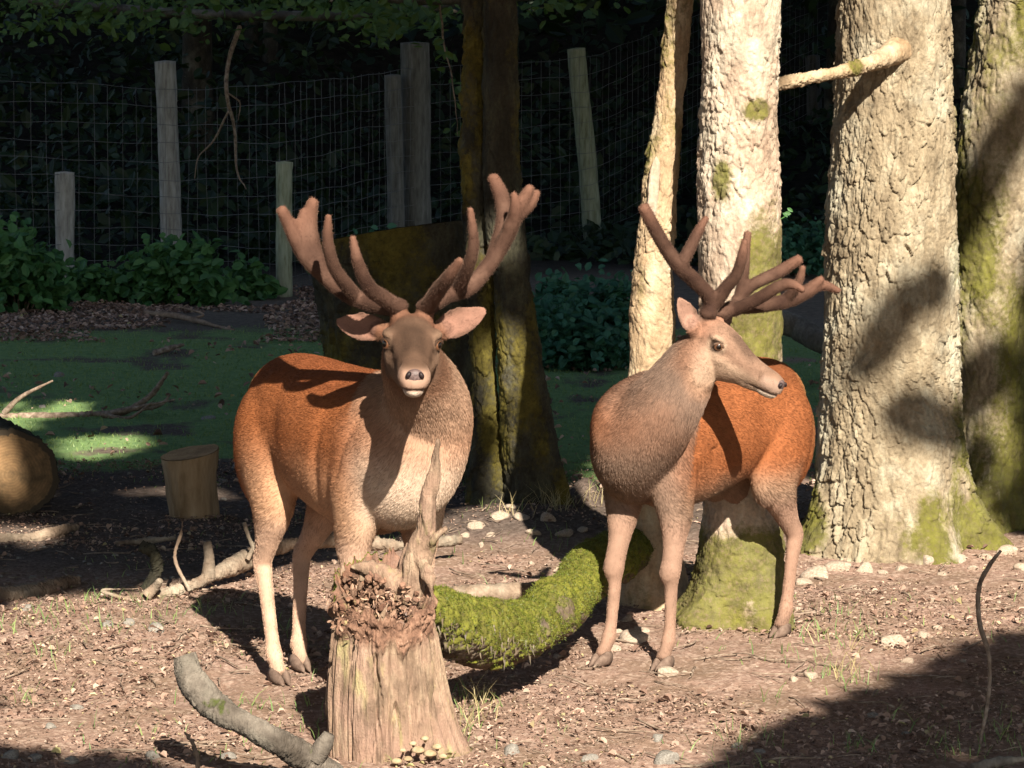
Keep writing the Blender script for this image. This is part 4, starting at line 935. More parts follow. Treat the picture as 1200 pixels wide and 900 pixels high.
# mossy fallen log between the stump and the stag
def build_mosslog():
    pix = [(486, 716, 10.54, .085), (535, 738, 10.78, .095), (585, 745, 11.05, .10), (630, 733, 11.4, .10), (664, 702, 11.85, .095), (694, 672, 12.35, .09), (730, 650, 12.95, .085), (770, 636, 13.4, .08)]
    pts = [P(a, b, Y) for a, b, Y, r in pix]
    t = empty('fallen_log', tuple(pts[3])); tag(t, 'fallen log thick with bright moss, running from the stump to the stag', 'log')
    me = trunk_mesh([tuple(p) for p in pts], [q[3] for q in pix], 130, 520, 71, (.05, .14), .012, .032)
    V = verts_np(me); N = norms_np(me); f = fbm(V * np.array([7, 7, 7.0]), 4, 17)
    gap = mossblob(V, 655, 700, 11.7, .12, .07)
    m = sstep(-.75, .15, N[:, 2] + .55 * f) * 1.1 - 1.3 * gap * (.5 + 1.1 * f) + .1 * f
    V2 = V + N * (.012 * np.clip(m, 0, 1) * (1 + .5 * fbm(V * 22, 3, 5)))[:, None]
    me.vertices.foreach_set('co', V2.astype(np.float32).ravel()); me.update()
    a = me.attributes['moss']; a.data.foreach_set('value', m.astype(np.float32)); child(link('log_wood', me, M['mosslog']), t)
    # moss cushion: short upright fibres, hanging shreds under the edge
    idx = np.where(m > .45)[0]; pick = RNG.choice(idx, 42000); base = V2[pick] + RNG.normal(0, .003, (42000, 3)); Nn = N[pick]
    d = Nn * .6 + np.array([0, 0, .1]) + RNG.normal(0, .45, (42000, 3)); d /= np.linalg.norm(d, axis=1)[:, None]
    L = RNG.uniform(.004, .014, 42000); s = np.cross(d, RNG.normal(size=(42000, 3))); s /= np.linalg.norm(s, axis=1)[:, None]
    Vb = np.stack([base - s * .0015, base + s * .0015, base + d * L[:, None]], 1).reshape(-1, 3); k = np.arange(42000)[:, None] * 3 + np.array([0, 1, 2])
    mm = np_mesh('moss', Vb, k); setattr_f(mm, 'rnd', np.repeat(RNG.random(42000), 3)); o = link('moss', mm, M['mossfibre']); o['kind'] = 'stuff'; child(o, t)
    idx = np.where((np.abs(N[:, 2] + .1) < .25) & (N[:, 1] < -.3) & (V[:, 0] < P(640, 740, 11.3).x))[0]; n = 120; pick = RNG.choice(idx, n); base = V2[pick]
    L = RNG.uniform(.008, .04, n); s = np.stack([np.ones(n), RNG.normal(0, .3, n), np.zeros(n)], 1) * .004; d = np.stack([RNG.normal(0, .15, n), RNG.normal(-.1, .1, n), -np.ones(n)], 1)
    Vb = np.stack([base - s, base + s, base + d * L[:, None]], 1).reshape(-1, 3); k = np.arange(n)[:, None] * 3 + np.array([0, 1, 2])
    mm = np_mesh('hanging_shreds', Vb, k); setattr_f(mm, 'rnd', np.repeat(RNG.random(n), 3)); o = link('hanging_shreds', mm, M['shred']); o['kind'] = 'stuff'; child(o, t)
M['shred'] = mat_leaf('root_shred', (0.06, 0.045, 0.03), (0.17, 0.13, 0.085), .1)
M['mossfibre'] = mat_leaf('moss_fibre', (0.045, 0.065, 0.008), (0.165, 0.185, 0.024), .25)
build_mosslog()

# grey curved branch in front
wood('dead_branch', 'grey dead branch with a blunt raised end beside the rotten stump', 'branch', [(216, 768, 9.95, .030), (226, 800, 9.93, .037), (258, 832, 9.92, .036), (300, 855, 9.9, .034), (345, 880, 9.9, .038), (385, 905, 9.95, .045), (400, 930, 10.0, .045)], M['greywood'], 60, 420, 81, (.014, .12), .006, .02, lambda V: (mossblob(V, 262, 826, 9.92, .06, .05) + mossblob(V, 378, 868, 9.95, .04, .05)) * (.65 + 1.6 * fbm(V * 26, 3, 7)),
     [('stub', [(368, 890, 9.9, .03), (380, 872, 9.9, .026), (386, 860, 9.9, .015)]), ('stub', [(228, 815, 9.9, .01), (227, 822, 9.89, .007), (228, 828, 9.88, .003)])])
wood('small_stick', 'short stick standing upright in front of the grey dead branch', 'stick', [(232, 905, 9.7, .010), (230, 885, 9.7, .011), (224, 868, 9.72, .009), (216, 858, 9.72, .004)], M['tanwood'], 12, 40, 82)
wood('bent_stick', 'thin dark bent stick rising from the shaded soil', 'stick', [(1148, 872, 10.35, .007), (1158, 820, 10.4, .008), (1159, 770, 10.4, .0075), (1148, 730, 10.4, .0085), (1147, 690, 10.4, .008), (1158, 665, 10.4, .007), (1173, 645, 10.4, .004)], M['twig'], 12, 90, 83, (.02, .05), .001, .003)
wood('fallen_branch', 'pale stick lying flat on the shaded soil', 'stick', [(1140, 900, 9.95, .012), (1170, 893, 9.98, .013), (1215, 888, 10.0, .011)], M['greywood'], 14, 40, 84)
# tangle of dead wood beside the hind legs
wood('fallen_branch', 'crooked fallen branch with an upright broken stub beside the hind legs', 'branch', [(140, 704, 13.22, 0.0150), (180, 698, 13.26, 0.0204), (220, 688, 13.35, 0.0258), (255, 672, 13.5, 0.0306), (290, 655, 13.7, 0.0340), (330, 640, 13.95, 0.0306), (400, 632, 14.1, 0.0306), (470, 640, 14.05, 0.0272), (540, 632, 14.2, 0.0204)], M['deadbark'], 44, 360, 85, (.016, .05), .007, .026, None,
     [('stub', [(244, 676, 13.45, .028), (245, 655, 13.45, .020), (243, 634, 13.45, .014)]), ('stub', [(172, 698, 13.2, .02), (182, 688, 13.2, .016), (188, 680, 13.18, .012)]), ('twig', [(222, 692, 13.3, 0.0030), (205, 655, 13.3, 0.0025), (212, 625, 13.35, 0.0015), (214, 610, 13.35, 0.0010)]), ('twig', [(290, 655, 13.6, .006), (305, 630, 13.6, .004), (318, 640, 13.6, .003)]), ('twig', [(300, 650, 13.6, .006), (290, 625, 13.6, .004), (286, 612, 13.6, .002)]), ('twig', [(150, 703, 13.2, .006), (120, 692, 13.2, .004), (160, 690, 13.2, .003)])])
wood('curved_root', 'dark curved piece of rotten wood standing in the dark soil', 'wood', [(160, 696, 13.5, .035), (172, 690, 13.5, .042), (184, 668, 13.5, .038), (180, 648, 13.5, .032), (165, 640, 13.52, .02)], M['bark_dark'], 40, 110, 86, (.02, .05), .008, .03)
wood('plank', 'flat grey splinter of timber lying on the dark soil', 'plank', [(136, 637, 14.6, .013), (170, 634, 14.6, .014), (206, 631, 14.65, .011)], M['deadbark'], 16, 40, 87)
wood('fallen_log', 'long low weathered log half sunk at the edge of the dark soil', 'log', [(-30, 706, 13.2, .05), (20, 698, 13.3, .05), (55, 690, 13.4, .045), (90, 680, 13.55, .03)], M['deadbark'], 40, 160, 88, (.02, .06), .008, .03)
wood('fallen_log', 'short brown branch lying before the felled log', 'log', [(-30, 636, 14.8, .03), (40, 630, 14.8, .03), (90, 616, 15.0, .02)], M['deadbark'], 30, 120, 89, (.02, .06), .006, .025)
wood('fallen_branch', 'dark branching dead bough lying across the lawn', 'branch', [(-10, 488, 19.6, .03), (40, 488, 19.6, .03), (100, 487, 19.65, .03), (145, 482, 19.7, .024), (175, 465, 19.7, .014), (197, 436, 19.7, .006)], M['twig'], 12, 90, 90, (.03, .1), .003, .014, None,
     [('twig', [(5, 484, 19.6, .014), (25, 465, 19.55, .010), (62, 446, 19.5, .004)]), ('twig', [(130, 484, 19.65, .012), (160, 478, 19.6, .009), (205, 468, 19.6, .004)]), ('twig', [(150, 480, 19.7, .01), (185, 476, 19.7, .007), (200, 462, 19.7, .003)]), ('twig', [(120, 486, 19.6, .012), (150, 490, 19.55, .008), (178, 472, 19.5, .004)])])
wood('fallen_branch', 'thin branch lying on the chips at the fence foot', 'branch', [(170, 366, 26.6, .02), (215, 372, 26.2, .02), (275, 388, 25.4, .012)], M['tanwood'], 10, 40, 91, extra=[('twig', [(225, 374, 26.1, .012), (238, 368, 26.1, .01), (212, 360, 26.3, .006)])])
wood('fallen_branch', 'dark thick bough lying in the gap behind the pale trunks', 'branch', [(900, 372, 21.5, .09), (935, 384, 21.5, .085), (965, 402, 21.3, .08), (1010, 420, 21.2, .07)], M['greywood'], 24, 60, 92)
wood('fallen_log', 'half buried weathered branch on the low mound', 'log', [(520, 700, 12.95, .02), (580, 695, 13.0, .03), (640, 690, 13.05, .03), (690, 684, 13.1, .02)], M['deadbark'], 30, 120, 93, (.02, .06), .006, .025)
wood('fallen_branch', 'short dark broken branch lying on the green lawn', 'branch', [(180, 414, 23.4, .02), (200, 408, 23.5, .022), (215, 404, 23.6, .01)], M['twig'], 10, 30, 94)

# ------------------------------------------------------------------ stones
M['stone_pale'] = mat_simple('pale_stone', [(0.20, 0.145, 0.105), (0.31, 0.24, 0.18), (0.42, 0.35, 0.28)], 9, bump=.6)
M['stone_grey'] = mat_simple('grey_stone', [(0.11, 0.10, 0.085), (0.19, 0.17, 0.145), (0.27, 0.25, 0.22)], 9, bump=.6)
STONES = []
VI3, FI3 = ico(3)
for k in range(7):
    v = VI3 * np.array([1, .8, .5]); v = v * (1 + .28 * fbm(VI3 * 1.6 + 7 * k, 3, 600 + k))[:, None]
    for c in range(5):
        nrm = RNG.normal(size=3); nrm /= np.linalg.norm(nrm); dd = v @ nrm; lim = .45; v = v - np.outer(np.clip(dd - lim, 0, None), nrm) * .85
    v = v + .03 * fbm(v * 8, 3, 620 + k)[:, None]; STONES.append(np_mesh('stone', v, FI3))
def stones(lst, label, group, mat):
    for i, (px, py, w_) in enumerate(lst):
        g = G(px, py); s = w_ * .5 * g.y / F; me = STONES[(i * 3 + int(px)) % 7]
        key = mat + str((i * 3 + int(px)) % 7)
        if key not in STC: STC[key] = me.copy(); STC[key].materials.append(M[mat])
        o = bpy.data.objects.new('stone', STC[key]); COL.objects.link(o)
        o.location = (g.x, g.y, gz(g.x, g.y) + .08 * s); o.scale = (s, s, s * random.uniform(.75, 1.1)); o.rotation_euler = (random.gauss(0, .15), random.gauss(0, .15), random.uniform(0, 6.28)); tag(o, label, 'stone', group)
STC = {}
stones([(958, 676, 52), (985, 668, 44), (1014, 670, 34), (1085, 662, 36), (1122, 660, 30), (1155, 658, 24), (1180, 652, 34), (940, 684, 28), (1198, 668, 24), (1055, 668, 22), (1035, 672, 18), (1140, 668, 16), (1105, 672, 14)], 'pale stone at the foot of the thick pale oak', 'stones at the foot of the oak', 'stone_pale')
stones([(560, 625, 26), (585, 618, 30), (612, 620, 24), (640, 622, 28), (662, 632, 26), (682, 628, 20), (600, 612, 18), (625, 632, 20), (575, 632, 18), (545, 632, 20)], 'pale stone on the low mound between the stags', 'stones on the low mound', 'stone_pale')
stones([(745, 752, 50), (720, 760, 24), (752, 740, 26), (735, 728, 22), (780, 788, 42), (722, 744, 18)], 'pale stone between the front hooves of the stag by the trunks', 'stones by the front hooves', 'stone_pale')
stones([(608, 768, 22), (585, 783, 16), (655, 768, 18), (600, 790, 14)], 'tan stone beside the fallen mossy log', 'stones beside the mossy log', 'stone_pale')
stones([(1050, 752, 42), (1085, 745, 26), (1090, 708, 20), (1098, 735, 18), (1000, 690, 16), (978, 705, 18), (1065, 775, 22), (1105, 705, 14), (950, 795, 24), (930, 798, 18), (935, 715, 16), (1118, 690, 14)], 'half buried flat stone in the sunlit open soil', 'stones in the open soil', 'stone_pale')
stones([(600, 885, 34), (780, 893, 44), (770, 870, 22), (865, 875, 20), (690, 893, 26), (890, 880, 18), (1020, 842, 20), (1060, 860, 16)], 'flat stone lying on the soil where the shade begins', 'stones at the edge of the shade', 'stone_grey')
stones([(12, 888, 34), (42, 890, 24), (85, 892, 26), (178, 886, 30), (268, 885, 24), (90, 830, 20), (182, 748, 30), (150, 740, 20), (125, 742, 22), (60, 852, 18), (140, 790, 14), (215, 800, 12), (30, 715, 22)], 'half buried stone in the leaf litter before the dead wood', 'stones in the leaf litter', 'stone_grey')
stones([(68, 441, 18), (244, 489, 20), (178, 462, 14), (50, 478, 12), (280, 548, 28), (300, 560, 26), (60, 400, 12), (100, 396, 12), (262, 565, 18)], 'small grey stone lying on the shaded lawn', 'stones on the lawn', 'stone_grey')
n_ = []
for k in range(40):
    n_.append((random.uniform(0, 300), random.uniform(540, 680), random.uniform(5, 12)))
stones(n_, 'small grey pebble on the dark soil', 'pebbles on the dark soil', 'stone_grey')
stones([(random.uniform(310, 700), random.uniform(640, 720), random.uniform(5, 12)) for k in range(14)] + [(random.uniform(560, 1190), random.uniform(690, 890), random.uniform(5, 12)) for k in range(36)], 'small pebble in the brown soil', 'pebbles in the soil', 'stone_pale')
# ------------------------------------------------------------------ stags
def lerp3(a, b, t): return a + (b - a) * t[:, None]
FUR = mat_vcol('deer_fur', .7, .15, 0.0)
SKIN = mat_vcol('deer_coat', .8, .1, 0.0, bump=(70, .35, (1, 1, .5)))
M['velvet'] = None
def mat_velvet():
    t = NT('antler_velvet'); v = t.coord('Object')
    c = t.ramp(t.noise(v, 9, 5, .6), [(0.3, (0.032, 0.016, 0.0115)), (0.52, (0.062, 0.033, 0.023)), (0.75, (0.105, 0.059, 0.042))])
    c = t.mix(t.attr('tip'), c, (0.165, 0.082, 0.055)); t.bump(t.noise(v, 160, 3), .35, .003); t.fin(c, .85, .1)
    t.b.inputs['Sheen Weight'].default_value = .10; t.b.inputs['Sheen Roughness'].default_value = .3; t.b.inputs['Sheen Tint'].default_value = (1, .72, .52, 1)
    return t.m
M['velvet'] = mat_velvet()
M['hoof'] = mat_simple('hoof_horn', [(0.07, 0.045, 0.033), (0.12, 0.08, 0.06), (0.17, 0.12, 0.09)], 40, rough=.8)
def mat_eye():
    t = NT('deer_eye'); d = t.attr('ringd'); c = t.ramp(d, [(0.0, (0.006, 0.004, 0.003)), (0.30, (0.006, 0.004, 0.003)), (0.38, (0.12, 0.055, 0.028)), (0.62, (0.075, 0.034, 0.018)), (0.75, (0.015, 0.009, 0.006))])
    return t.fin(c, .08, .6)
M['eye'] = mat_eye()
M['nose'] = mat_simple('nose_skin', [(0.05, 0.032, 0.03), (0.09, 0.06, 0.055), (0.14, 0.095, 0.09)], 90, rough=.45, bump=.3, bd=.002)
M['nostril'] = mat_simple('nostril_skin', [(0.012, 0.008, 0.008), (0.025, 0.015, 0.015)], 60, rough=.5)

def hair_object(Pn, radii, cols, parent):
    nh = len(Pn); hcv = bpy.data.hair_curves.new('fur'); hcv.add_curves([Pn.shape[1]] * nh)
    hcv.attributes['position'].data.foreach_set('vector', Pn.astype(np.float32).ravel())
    ra_ = hcv.attributes.get('radius') or hcv.attributes.new('radius', 'FLOAT', 'POINT'); ra_.data.foreach_set('value', np.tile(np.array(radii, np.float32), nh))
    ca = hcv.attributes.new('col', 'FLOAT_COLOR', 'CURVE'); ca.data.foreach_set('color', np.concatenate([cols, np.ones((nh, 1))], 1).astype(np.float32).ravel())
    fo = bpy.data.objects.new('fur', hcv); COL.objects.link(fo); hcv.materials.append(FUR)
    bpy.context.view_layer.update(); fo.parent = parent; fo.matrix_parent_inverse = parent.matrix_world.inverted()
    return fo
def build_stag(label, centre, heading, sc, feet, poll, nose, up, neck_mid, antlers, tail_pale, pal, ear_dirs, seed, belly=1.0, antside=(1, -1)):
    """centre: ground point under the trunk; heading: unit (x,y); feet: FL, FR, HL, HR world; poll / nose: world points of the head"""
    fx = np.array([heading[0], heading[1], 0.0]); fx /= np.linalg.norm(fx); fy = np.array([-fx[1], fx[0], 0.0]); fz = np.array([0, 0, 1.0])
    RM = np.stack([fx, fy, fz])                # rows: local axes in world
    c0 = np.array(centre, float)
    def W(p): return c0 + (np.asarray(p, float) * sc) @ RM
    def Lc(p): return ((np.asarray(p, float) - c0) @ RM.T) / sc
    parts = []
    # --- trunk rings (x, zc, half width, half height)
    rings = [(-.635, .99, .035, .05), (-.60, .985, .105, .125), (-.53, .975, .152, .18), (-.42, .955, .188, .228), (-.28, .938, .202, .25), (-.10, .912, .220 * belly, .268), (.08, .892, .224 * belly, .285), (.24, .890, .208, .290), (.38, .915, .184, .258), (.50, .935, .150, .205), (.58, .95, .105, .145), (.63, .955, .045, .07)]
    n, nu = 70, 40
    A = catmull(np.array(rings), n); th = np.linspace(0, 2 * math.pi, nu, endpoint=False)
    cs, sn = np.cos(th), np.sin(th)
    ce = np.sign(cs) * np.abs(cs) ** .9; se = np.sign(sn) * np.abs(sn) ** .9
    V = np.stack([np.repeat(A[:, 0:1], nu, 1), A[:, 2:3] * ce[None] * (1 - .16 * np.clip(se[None], 0, 1) ** 2 * 1.0), A[:, 1:2] + A[:, 3:4] * se[None]], -1).reshape(-1, 3)
    a = np.arange(n - 1)[:, None] * nu + np.arange(nu)[None, :]; b = np.arange(n - 1)[:, None] * nu + (np.arange(nu)[None, :] + 1) % nu
    q = np.stack([a, b, b + nu, a + nu], -1).reshape(-1, 4); k = len(V); V = np.vstack([V, V[:nu].mean(0), V[-nu:].mean(0)]); j = np.arange(nu); jn = (j + 1) % nu
    parts.append((V, [q, np.stack([np.full(nu, k), jn, j], -1), np.stack([np.full(nu, k + 1), k - nu + j, k - nu + jn], -1)]))
    # muscle masses
    for s in (1, -1):
        parts.append(ellipsoid((.34, s * .118, .86), (.14, .095, .20)))
        parts.append(ellipsoid((-.42, s * .115, .84), (.185, .115, .25)))
        parts.append(ellipsoid((-.30, s * .15, .70), (.11, .075, .15)))
    parts.append(ellipsoid((.48, 0, .86), (.11, .12, .14)))
    parts.append(ellipsoid((.30, 0, 1.10), (.20, .085, .085)))
    # tail
    parts.append(tube([(-.60, 0, 1.06), (-.66, 0, 1.02), (-.685, 0, .95), (-.68, 0, .90)], [.04, .042, .034, .012], 14, 12, side=(0, 1, 0)))
    # --- legs
    fl = [(.33, .115, .82, .105, .13), (.315, .125, .68, .078, .105), (.305, .13, .58, .058, .076), (.310, .13, .48, .041, .050), (.322, .13, .405, .040, .045), (.328, .128, .365, .041, .047), (.316, .126, .318, .027, .031), (.314, .125, .24, .0235, .028), (.316, .125, .15, .023, .027), (.322, .125, .105, .029, .033), (.336, .125, .072, .025, .029), (.35, .125, .045, .027, .033), (.358, .125, .03, .026, .034)]
    hl = [(-.40, .11, .86, .12, .17), (-.37, .13, .74, .10, .15), (-.375, .138, .63, .072, .105), (-.425, .135, .54, .050, .068), (-.48, .13, .465, .037, .049), (-.512, .128, .425, .034, .048), (-.512, .127, .385, .031, .042), (-.498, .126, .31, .026, .033), (-.485, .125, .21, .024, .030), (-.474, .125, .14, .025, .030), (-.468, .125, .105, .030, .035), (-.452, .125, .072, .026, .030), (-.438, .125, .045, .028, .034), (-.430, .125, .03, .027, .035)]
    hooves = []
    for (chain, s, foot) in ((fl, 1, feet[0]), (fl, -1, feet[1]), (hl, 1, feet[2]), (hl, -1, feet[3])):
        ch = np.array(chain); ch[:, 1] *= s; end = np.array([ch[-1][0], ch[-1][1], 0.0]); tgt = Lc(foot); tgt[2] = 0
        dlt = tgt - end; zt = ch[0][2]; wgt = np.clip((zt - ch[:, 2]) / zt, 0, 1) ** .9
        ch[:, :3] += wgt[:, None] * dlt
        parts.append(tube(ch[:, :3], ch[:, 3], 60, 18, side=(0, 1, 0), rb=ch[:, 4]))
        hooves.append((tgt, s, ch[-1]))
    # --- head frame
    pw, nw = np.array(poll, float), np.array(nose, float)
    hx = (nw - pw); HL = np.linalg.norm(hx); hx /= HL; hz = np.array(up, float); hz -= hx * hz.dot(hx); hz /= np.linalg.norm(hz); hy = np.cross(hz, hx)
    HM = np.stack([hx, hy, hz]); hs = HL / .43
    def H(p): return pw + (np.asarray(p, float) * hs) @ HM          # head local -> world
    def HLc(p): return ((np.asarray(p, float) - pw) @ HM.T) / hs
    hr = [(-.07, -.05, .055, .065), (-.03, -.04, .078, .092), (.03, -.046, .092, .112), (.085, -.060, .096, .122), (.13, -.070, .089, .118), (.18, -.077, .075, .100), (.235, -.083, .0635, .080), (.29, -.088, .0565, .068), (.34, -.092, .055, .063), (.385, -.094, .056, .059), (.415, -.095, .051, .052), (.435, -.096, .037, .038), (.447, -.096, .012, .012)]
    A = catmull(np.array(hr), 60); nu = 36; th = np.linspace(0, 2 * math.pi, nu, endpoint=False); cs, sn = np.cos(th), np.sin(th)
    taper = 1 - .22 * np.clip(-sn, 0, 1)[None, :] * np.ones((60, 1))
    V = np.stack([np.repeat(A[:, 0:1], nu, 1), A[:, 2:3] * cs[None] * taper, A[:, 1:2] + A[:, 3:4] * sn[None]], -1).reshape(-1, 3)
    a = np.arange(59)[:, None] * nu + np.arange(nu)[None, :]; b = np.arange(59)[:, None] * nu + (np.arange(nu)[None, :] + 1) % nu
    q = np.stack([a, b, b + nu, a + nu], -1).reshape(-1, 4); k = len(V); V = np.vstack([V, V[:nu].mean(0), V[-nu:].mean(0)]); j = np.arange(nu); jn = (j + 1) % nu
    hp = [(V, [q, np.stack([np.full(nu, k), jn, j], -1), np.stack([np.full(nu, k + 1), k - nu + j, k - nu + jn], -1)])]
    for s in (1, -1):
        hp.append(ellipsoid((.092, s * .074, .006), (.044, .028, .022)))            # brow
        hp.append(ellipsoid((.10, s * .070, -.052), (.06, .022, .030)))            # cheek bone
        hp.append(ellipsoid((.03, s * .055, -.105), (.075, .034, .065)))            # jaw
        hp.append(tube([(.0, s * .040, .02), (-.004, s * .044, .060), (-.008, s * .048, .085)], [.036, .031, .030], 10, 14))   # pedicle
        hp.append(ellipsoid((.405, s * .026, -.074), (.032, .023, .022)))          # nostril wing
    hp.append(ellipsoid((.375, 0, -.140), (.055, .034, .020)))                        # lower lip
    hp.append(ellipsoid((.25, 0, -.135), (.12, .036, .030)))                         # lower jaw
    headparts = [((pw + (Vv * hs) @ HM), f) for Vv, f in hp]
    # ears: cupped blades with a thick rim
    earinfo = []
    for s, (ed, en) in zip((1, -1), ear_dirs):
        base = H((-.025, s * .088, -.005)); d = np.array(ed, float); d /= np.linalg.norm(d); nn = np.array(en, float); nn -= d * nn.dot(d); nn /= np.linalg.norm(nn); sd = np.cross(nn, d)
        n1, n2 = 26, 15; L = .205 * hs; out = []
        for side_ in (1, -1):
            for i in range(n1):
                u = i / (n1 - 1); wd = L * .27 * (math.sin(math.pi * min(1, u * .86 + .10)) ** .75) * (1 - .15 * u); wd = max(wd, .004); cup = .55 * wd * (1 - .35 * u)
                for m in range(n2):
                    v = -1 + 2 * m / (n2 - 1); p = base + d * (L * u - .01) + sd * (wd * math.sin(v * 1.45) / math.sin(1.45)) + nn * (cup * (abs(v) ** 1.8) - cup * .55 + side_ * .0065 - .0 * u)
                    out.append(p)
        V = np.array(out); N1 = n1 * n2; fq = []
        for i in range(n1 - 1):
            for m in range(n2 - 1):
                a_ = i * n2 + m; fq.append((a_, a_ + 1, a_ + n2 + 1, a_ + n2)); fq.append((N1 + a_, N1 + a_ + n2, N1 + a_ + n2 + 1, N1 + a_ + 1))
        def strip(idx):
            for a_, b_ in zip(idx[:-1], idx[1:]): fq.append((a_, N1 + a_, N1 + b_, b_))
        strip([i * n2 for i in range(n1)]); strip([(n1 - 1) * n2 + m for m in range(n2)]); strip([i * n2 + n2 - 1 for i in range(n1)][::-1]); strip([m for m in range(n2)][::-1])
        headparts.append((V, [np.array(fq)])); headparts.append(tube([base - d * .03, base + d * .02, base + d * .05], [.030 * hs, .030 * hs, .018 * hs], 8, 12))
        earinfo.append((base, d, nn, sd, L))
    # --- neck
    nb = W((.40, 0, .90)); nm = np.array(neck_mid, float); nt = H((.0, 0, -.075))
    nb0 = W((.16, 0, .90))
    nk = [nb0, nb, nm, nt * .75 + nm * .25, nt]
    lat = np.cross(nt - nb, fz); lat = fy * .5 + np.cross(fz, nt - nb) / np.linalg.norm(nt - nb) * .5
    neck = tube(nk, np.array([.17, .195, .150, .108, .088]) * sc, 50, 32, side=lat, rb=np.array([.23, .255, .185, .130, .108]) * sc)
    neckC = catmull(nk, 50)
    brk = nm * .5 + W((.48, 0, .87)) * .5; headparts.append(ellipsoid(brk, np.array([.135, .135, .15]) * sc)); brk2 = nm * .25 + W((.48, 0, .87)) * .75; headparts.append(ellipsoid(brk2, np.array([.14, .14, .15]) * sc))
    body = [(c0 + (Vv * sc) @ RM, f) for Vv, f in parts] + [neck] + headparts
    V, fs = merge(body)
    # soft body, finer head: one voxel skin
    me = remesh(V, fs, .0075, 9, .5)
    X = verts_np(me).astype(float)
    ed_ = np.empty(len(me.edges) * 2, np.int32); me.edges.foreach_get('vertices', ed_); ed_ = ed_.reshape(-1, 2); nvx = len(X)
    deg = np.bincount(ed_.ravel(), minlength=nvx)[:, None]
    l0, h0_ = Lc(X), HLc(X)
    msk = (1 - sstep(-.14, -.04, h0_[:, 0]) * (np.linalg.norm(h0_, axis=1) < .6)) * sstep(.56, .72, l0[:, 2]) * sstep(-.66, -.60, l0[:, 0])
    for it in range(22):
        av = np.stack([np.bincount(ed_[:, 0], X[ed_[:, 1], k_], nvx) + np.bincount(ed_[:, 1], X[ed_[:, 0], k_], nvx) for k_ in range(3)], 1) / deg
        X = X + (.6 * msk)[:, None] * (av - X)
    me.vertices.foreach_set('co', X.astype(np.float32).ravel()); me.update()
    N = norms_np(me).astype(float); l0 = Lc(X); ay = np.abs(l0[:, 1]); sidew = sstep(.06, .13, ay)
    def gb(x_, z_, sx, sz, rot=0.0):
        dx, dz = l0[:, 0] - x_, l0[:, 2] - z_; u = dx * math.cos(rot) + dz * math.sin(rot); v = -dx * math.sin(rot) + dz * math.cos(rot); return np.exp(-(u / sx) ** 2 - (v / sz) ** 2)
    rel = -.024 * gb(-.20, .96, .07, .10) - .016 * gb(.165, .86, .030, .16, -.15) - .014 * gb(-.205, .76, .03, .11, .35) + .014 * gb(-.34, 1.10, .06, .045) + .012 * gb(.30, .98, .05, .12, -.3) - .010 * gb(.36, .92, .018, .14, -.35)
    rel = rel + .010 * gb(-.42, .90, .08, .10) - .010 * gb(-.50, .78, .02, .12, .2) + .010 * gb(.30, .74, .06, .07) - .008 * gb(.245, .70, .02, .08)
    rel = .6 * rel
    rel = rel * sidew * (np.abs(l0[:, 0]) < .66) * (l0[:, 2] > .55)
    hh = HLc(X); onh = sstep(-.02, .05, hh[:, 0]) * (np.linalg.norm(hh - np.array([.2, 0, -.05]), axis=1) < .3); ha, hb, hc_ = hh[:, 0], np.abs(hh[:, 1]), hh[:, 2]
    def g3(a_, b_, c_, sa, sb, sc_): return np.exp(-((ha - a_) / sa) ** 2 - ((hb - b_) / sb) ** 2 - ((hc_ - c_) / sc_) ** 2)
    hrel = -.010 * g3(.155, .072, -.045, .032, .03, .014) - .007 * g3(.215, .062, -.075, .05, .03, .022) + .005 * g3(.11, .08, .008, .035, .03, .012) - .005 * g3(.10, .0, .045, .05, .03, .04) + .004 * g3(.24, .0, .0, .08, .018, .05) - .006 * g3(.335, .045, -.070, .02, .03, .02) - .007 * np.exp(-((hc_ + .128) / .005) ** 2) * sstep(.29, .33, ha) + .004 * g3(.13, .075, -.085, .05, .03, .014)
    X = X + N * (hrel * hs * onh)[:, None]
    X = X + N * (rel * sc * msk)[:, None]
    me.vertices.foreach_set('co', X.astype(np.float32).ravel()); me.update(); N = norms_np(me).astype(float)
    lx = Lc(X); hxp = HLc(X)
    # --- regions
    def regions(X, lx, hq):
        dn = np.full(len(X), 9.0); tn = np.zeros(len(X))
        for i, c in enumerate(neckC):
            dd = np.linalg.norm(X - c, axis=1); m = dd < dn; dn[m] = dd[m]; tn[m] = i / 49
        ear = np.zeros(len(X)); earin = np.zeros(len(X))
        for (bs, d, nn, sd, L) in earinfo:
            r = X - bs; u = r @ d / L; v = np.abs(r @ sd) / L; w_ = np.abs(r @ nn) / L
            e = (u > .08) & (u < 1.1) & (v < .34) & (w_ < .3); ear = np.maximum(ear, e * sstep(.05, .2, u))
        onhead = (hq[:, 0] < .6) * sstep(.22, .15, np.abs(hq[:, 1])) * sstep(.24, .13, np.abs(hq[:, 2] + .05))
        head = onhead * sstep(-.12, .07, hq[:, 0] + .55 * np.minimum(hq[:, 2] + .09, 0) + .02 * fbm(X * 22, 2, 3)); head = np.maximum(head, ear)
        neckm = sstep(.12, .62, tn + .10 * fbm(X * 5, 3, 77)) * (1 - head)
        return neckm, head, ear, tn
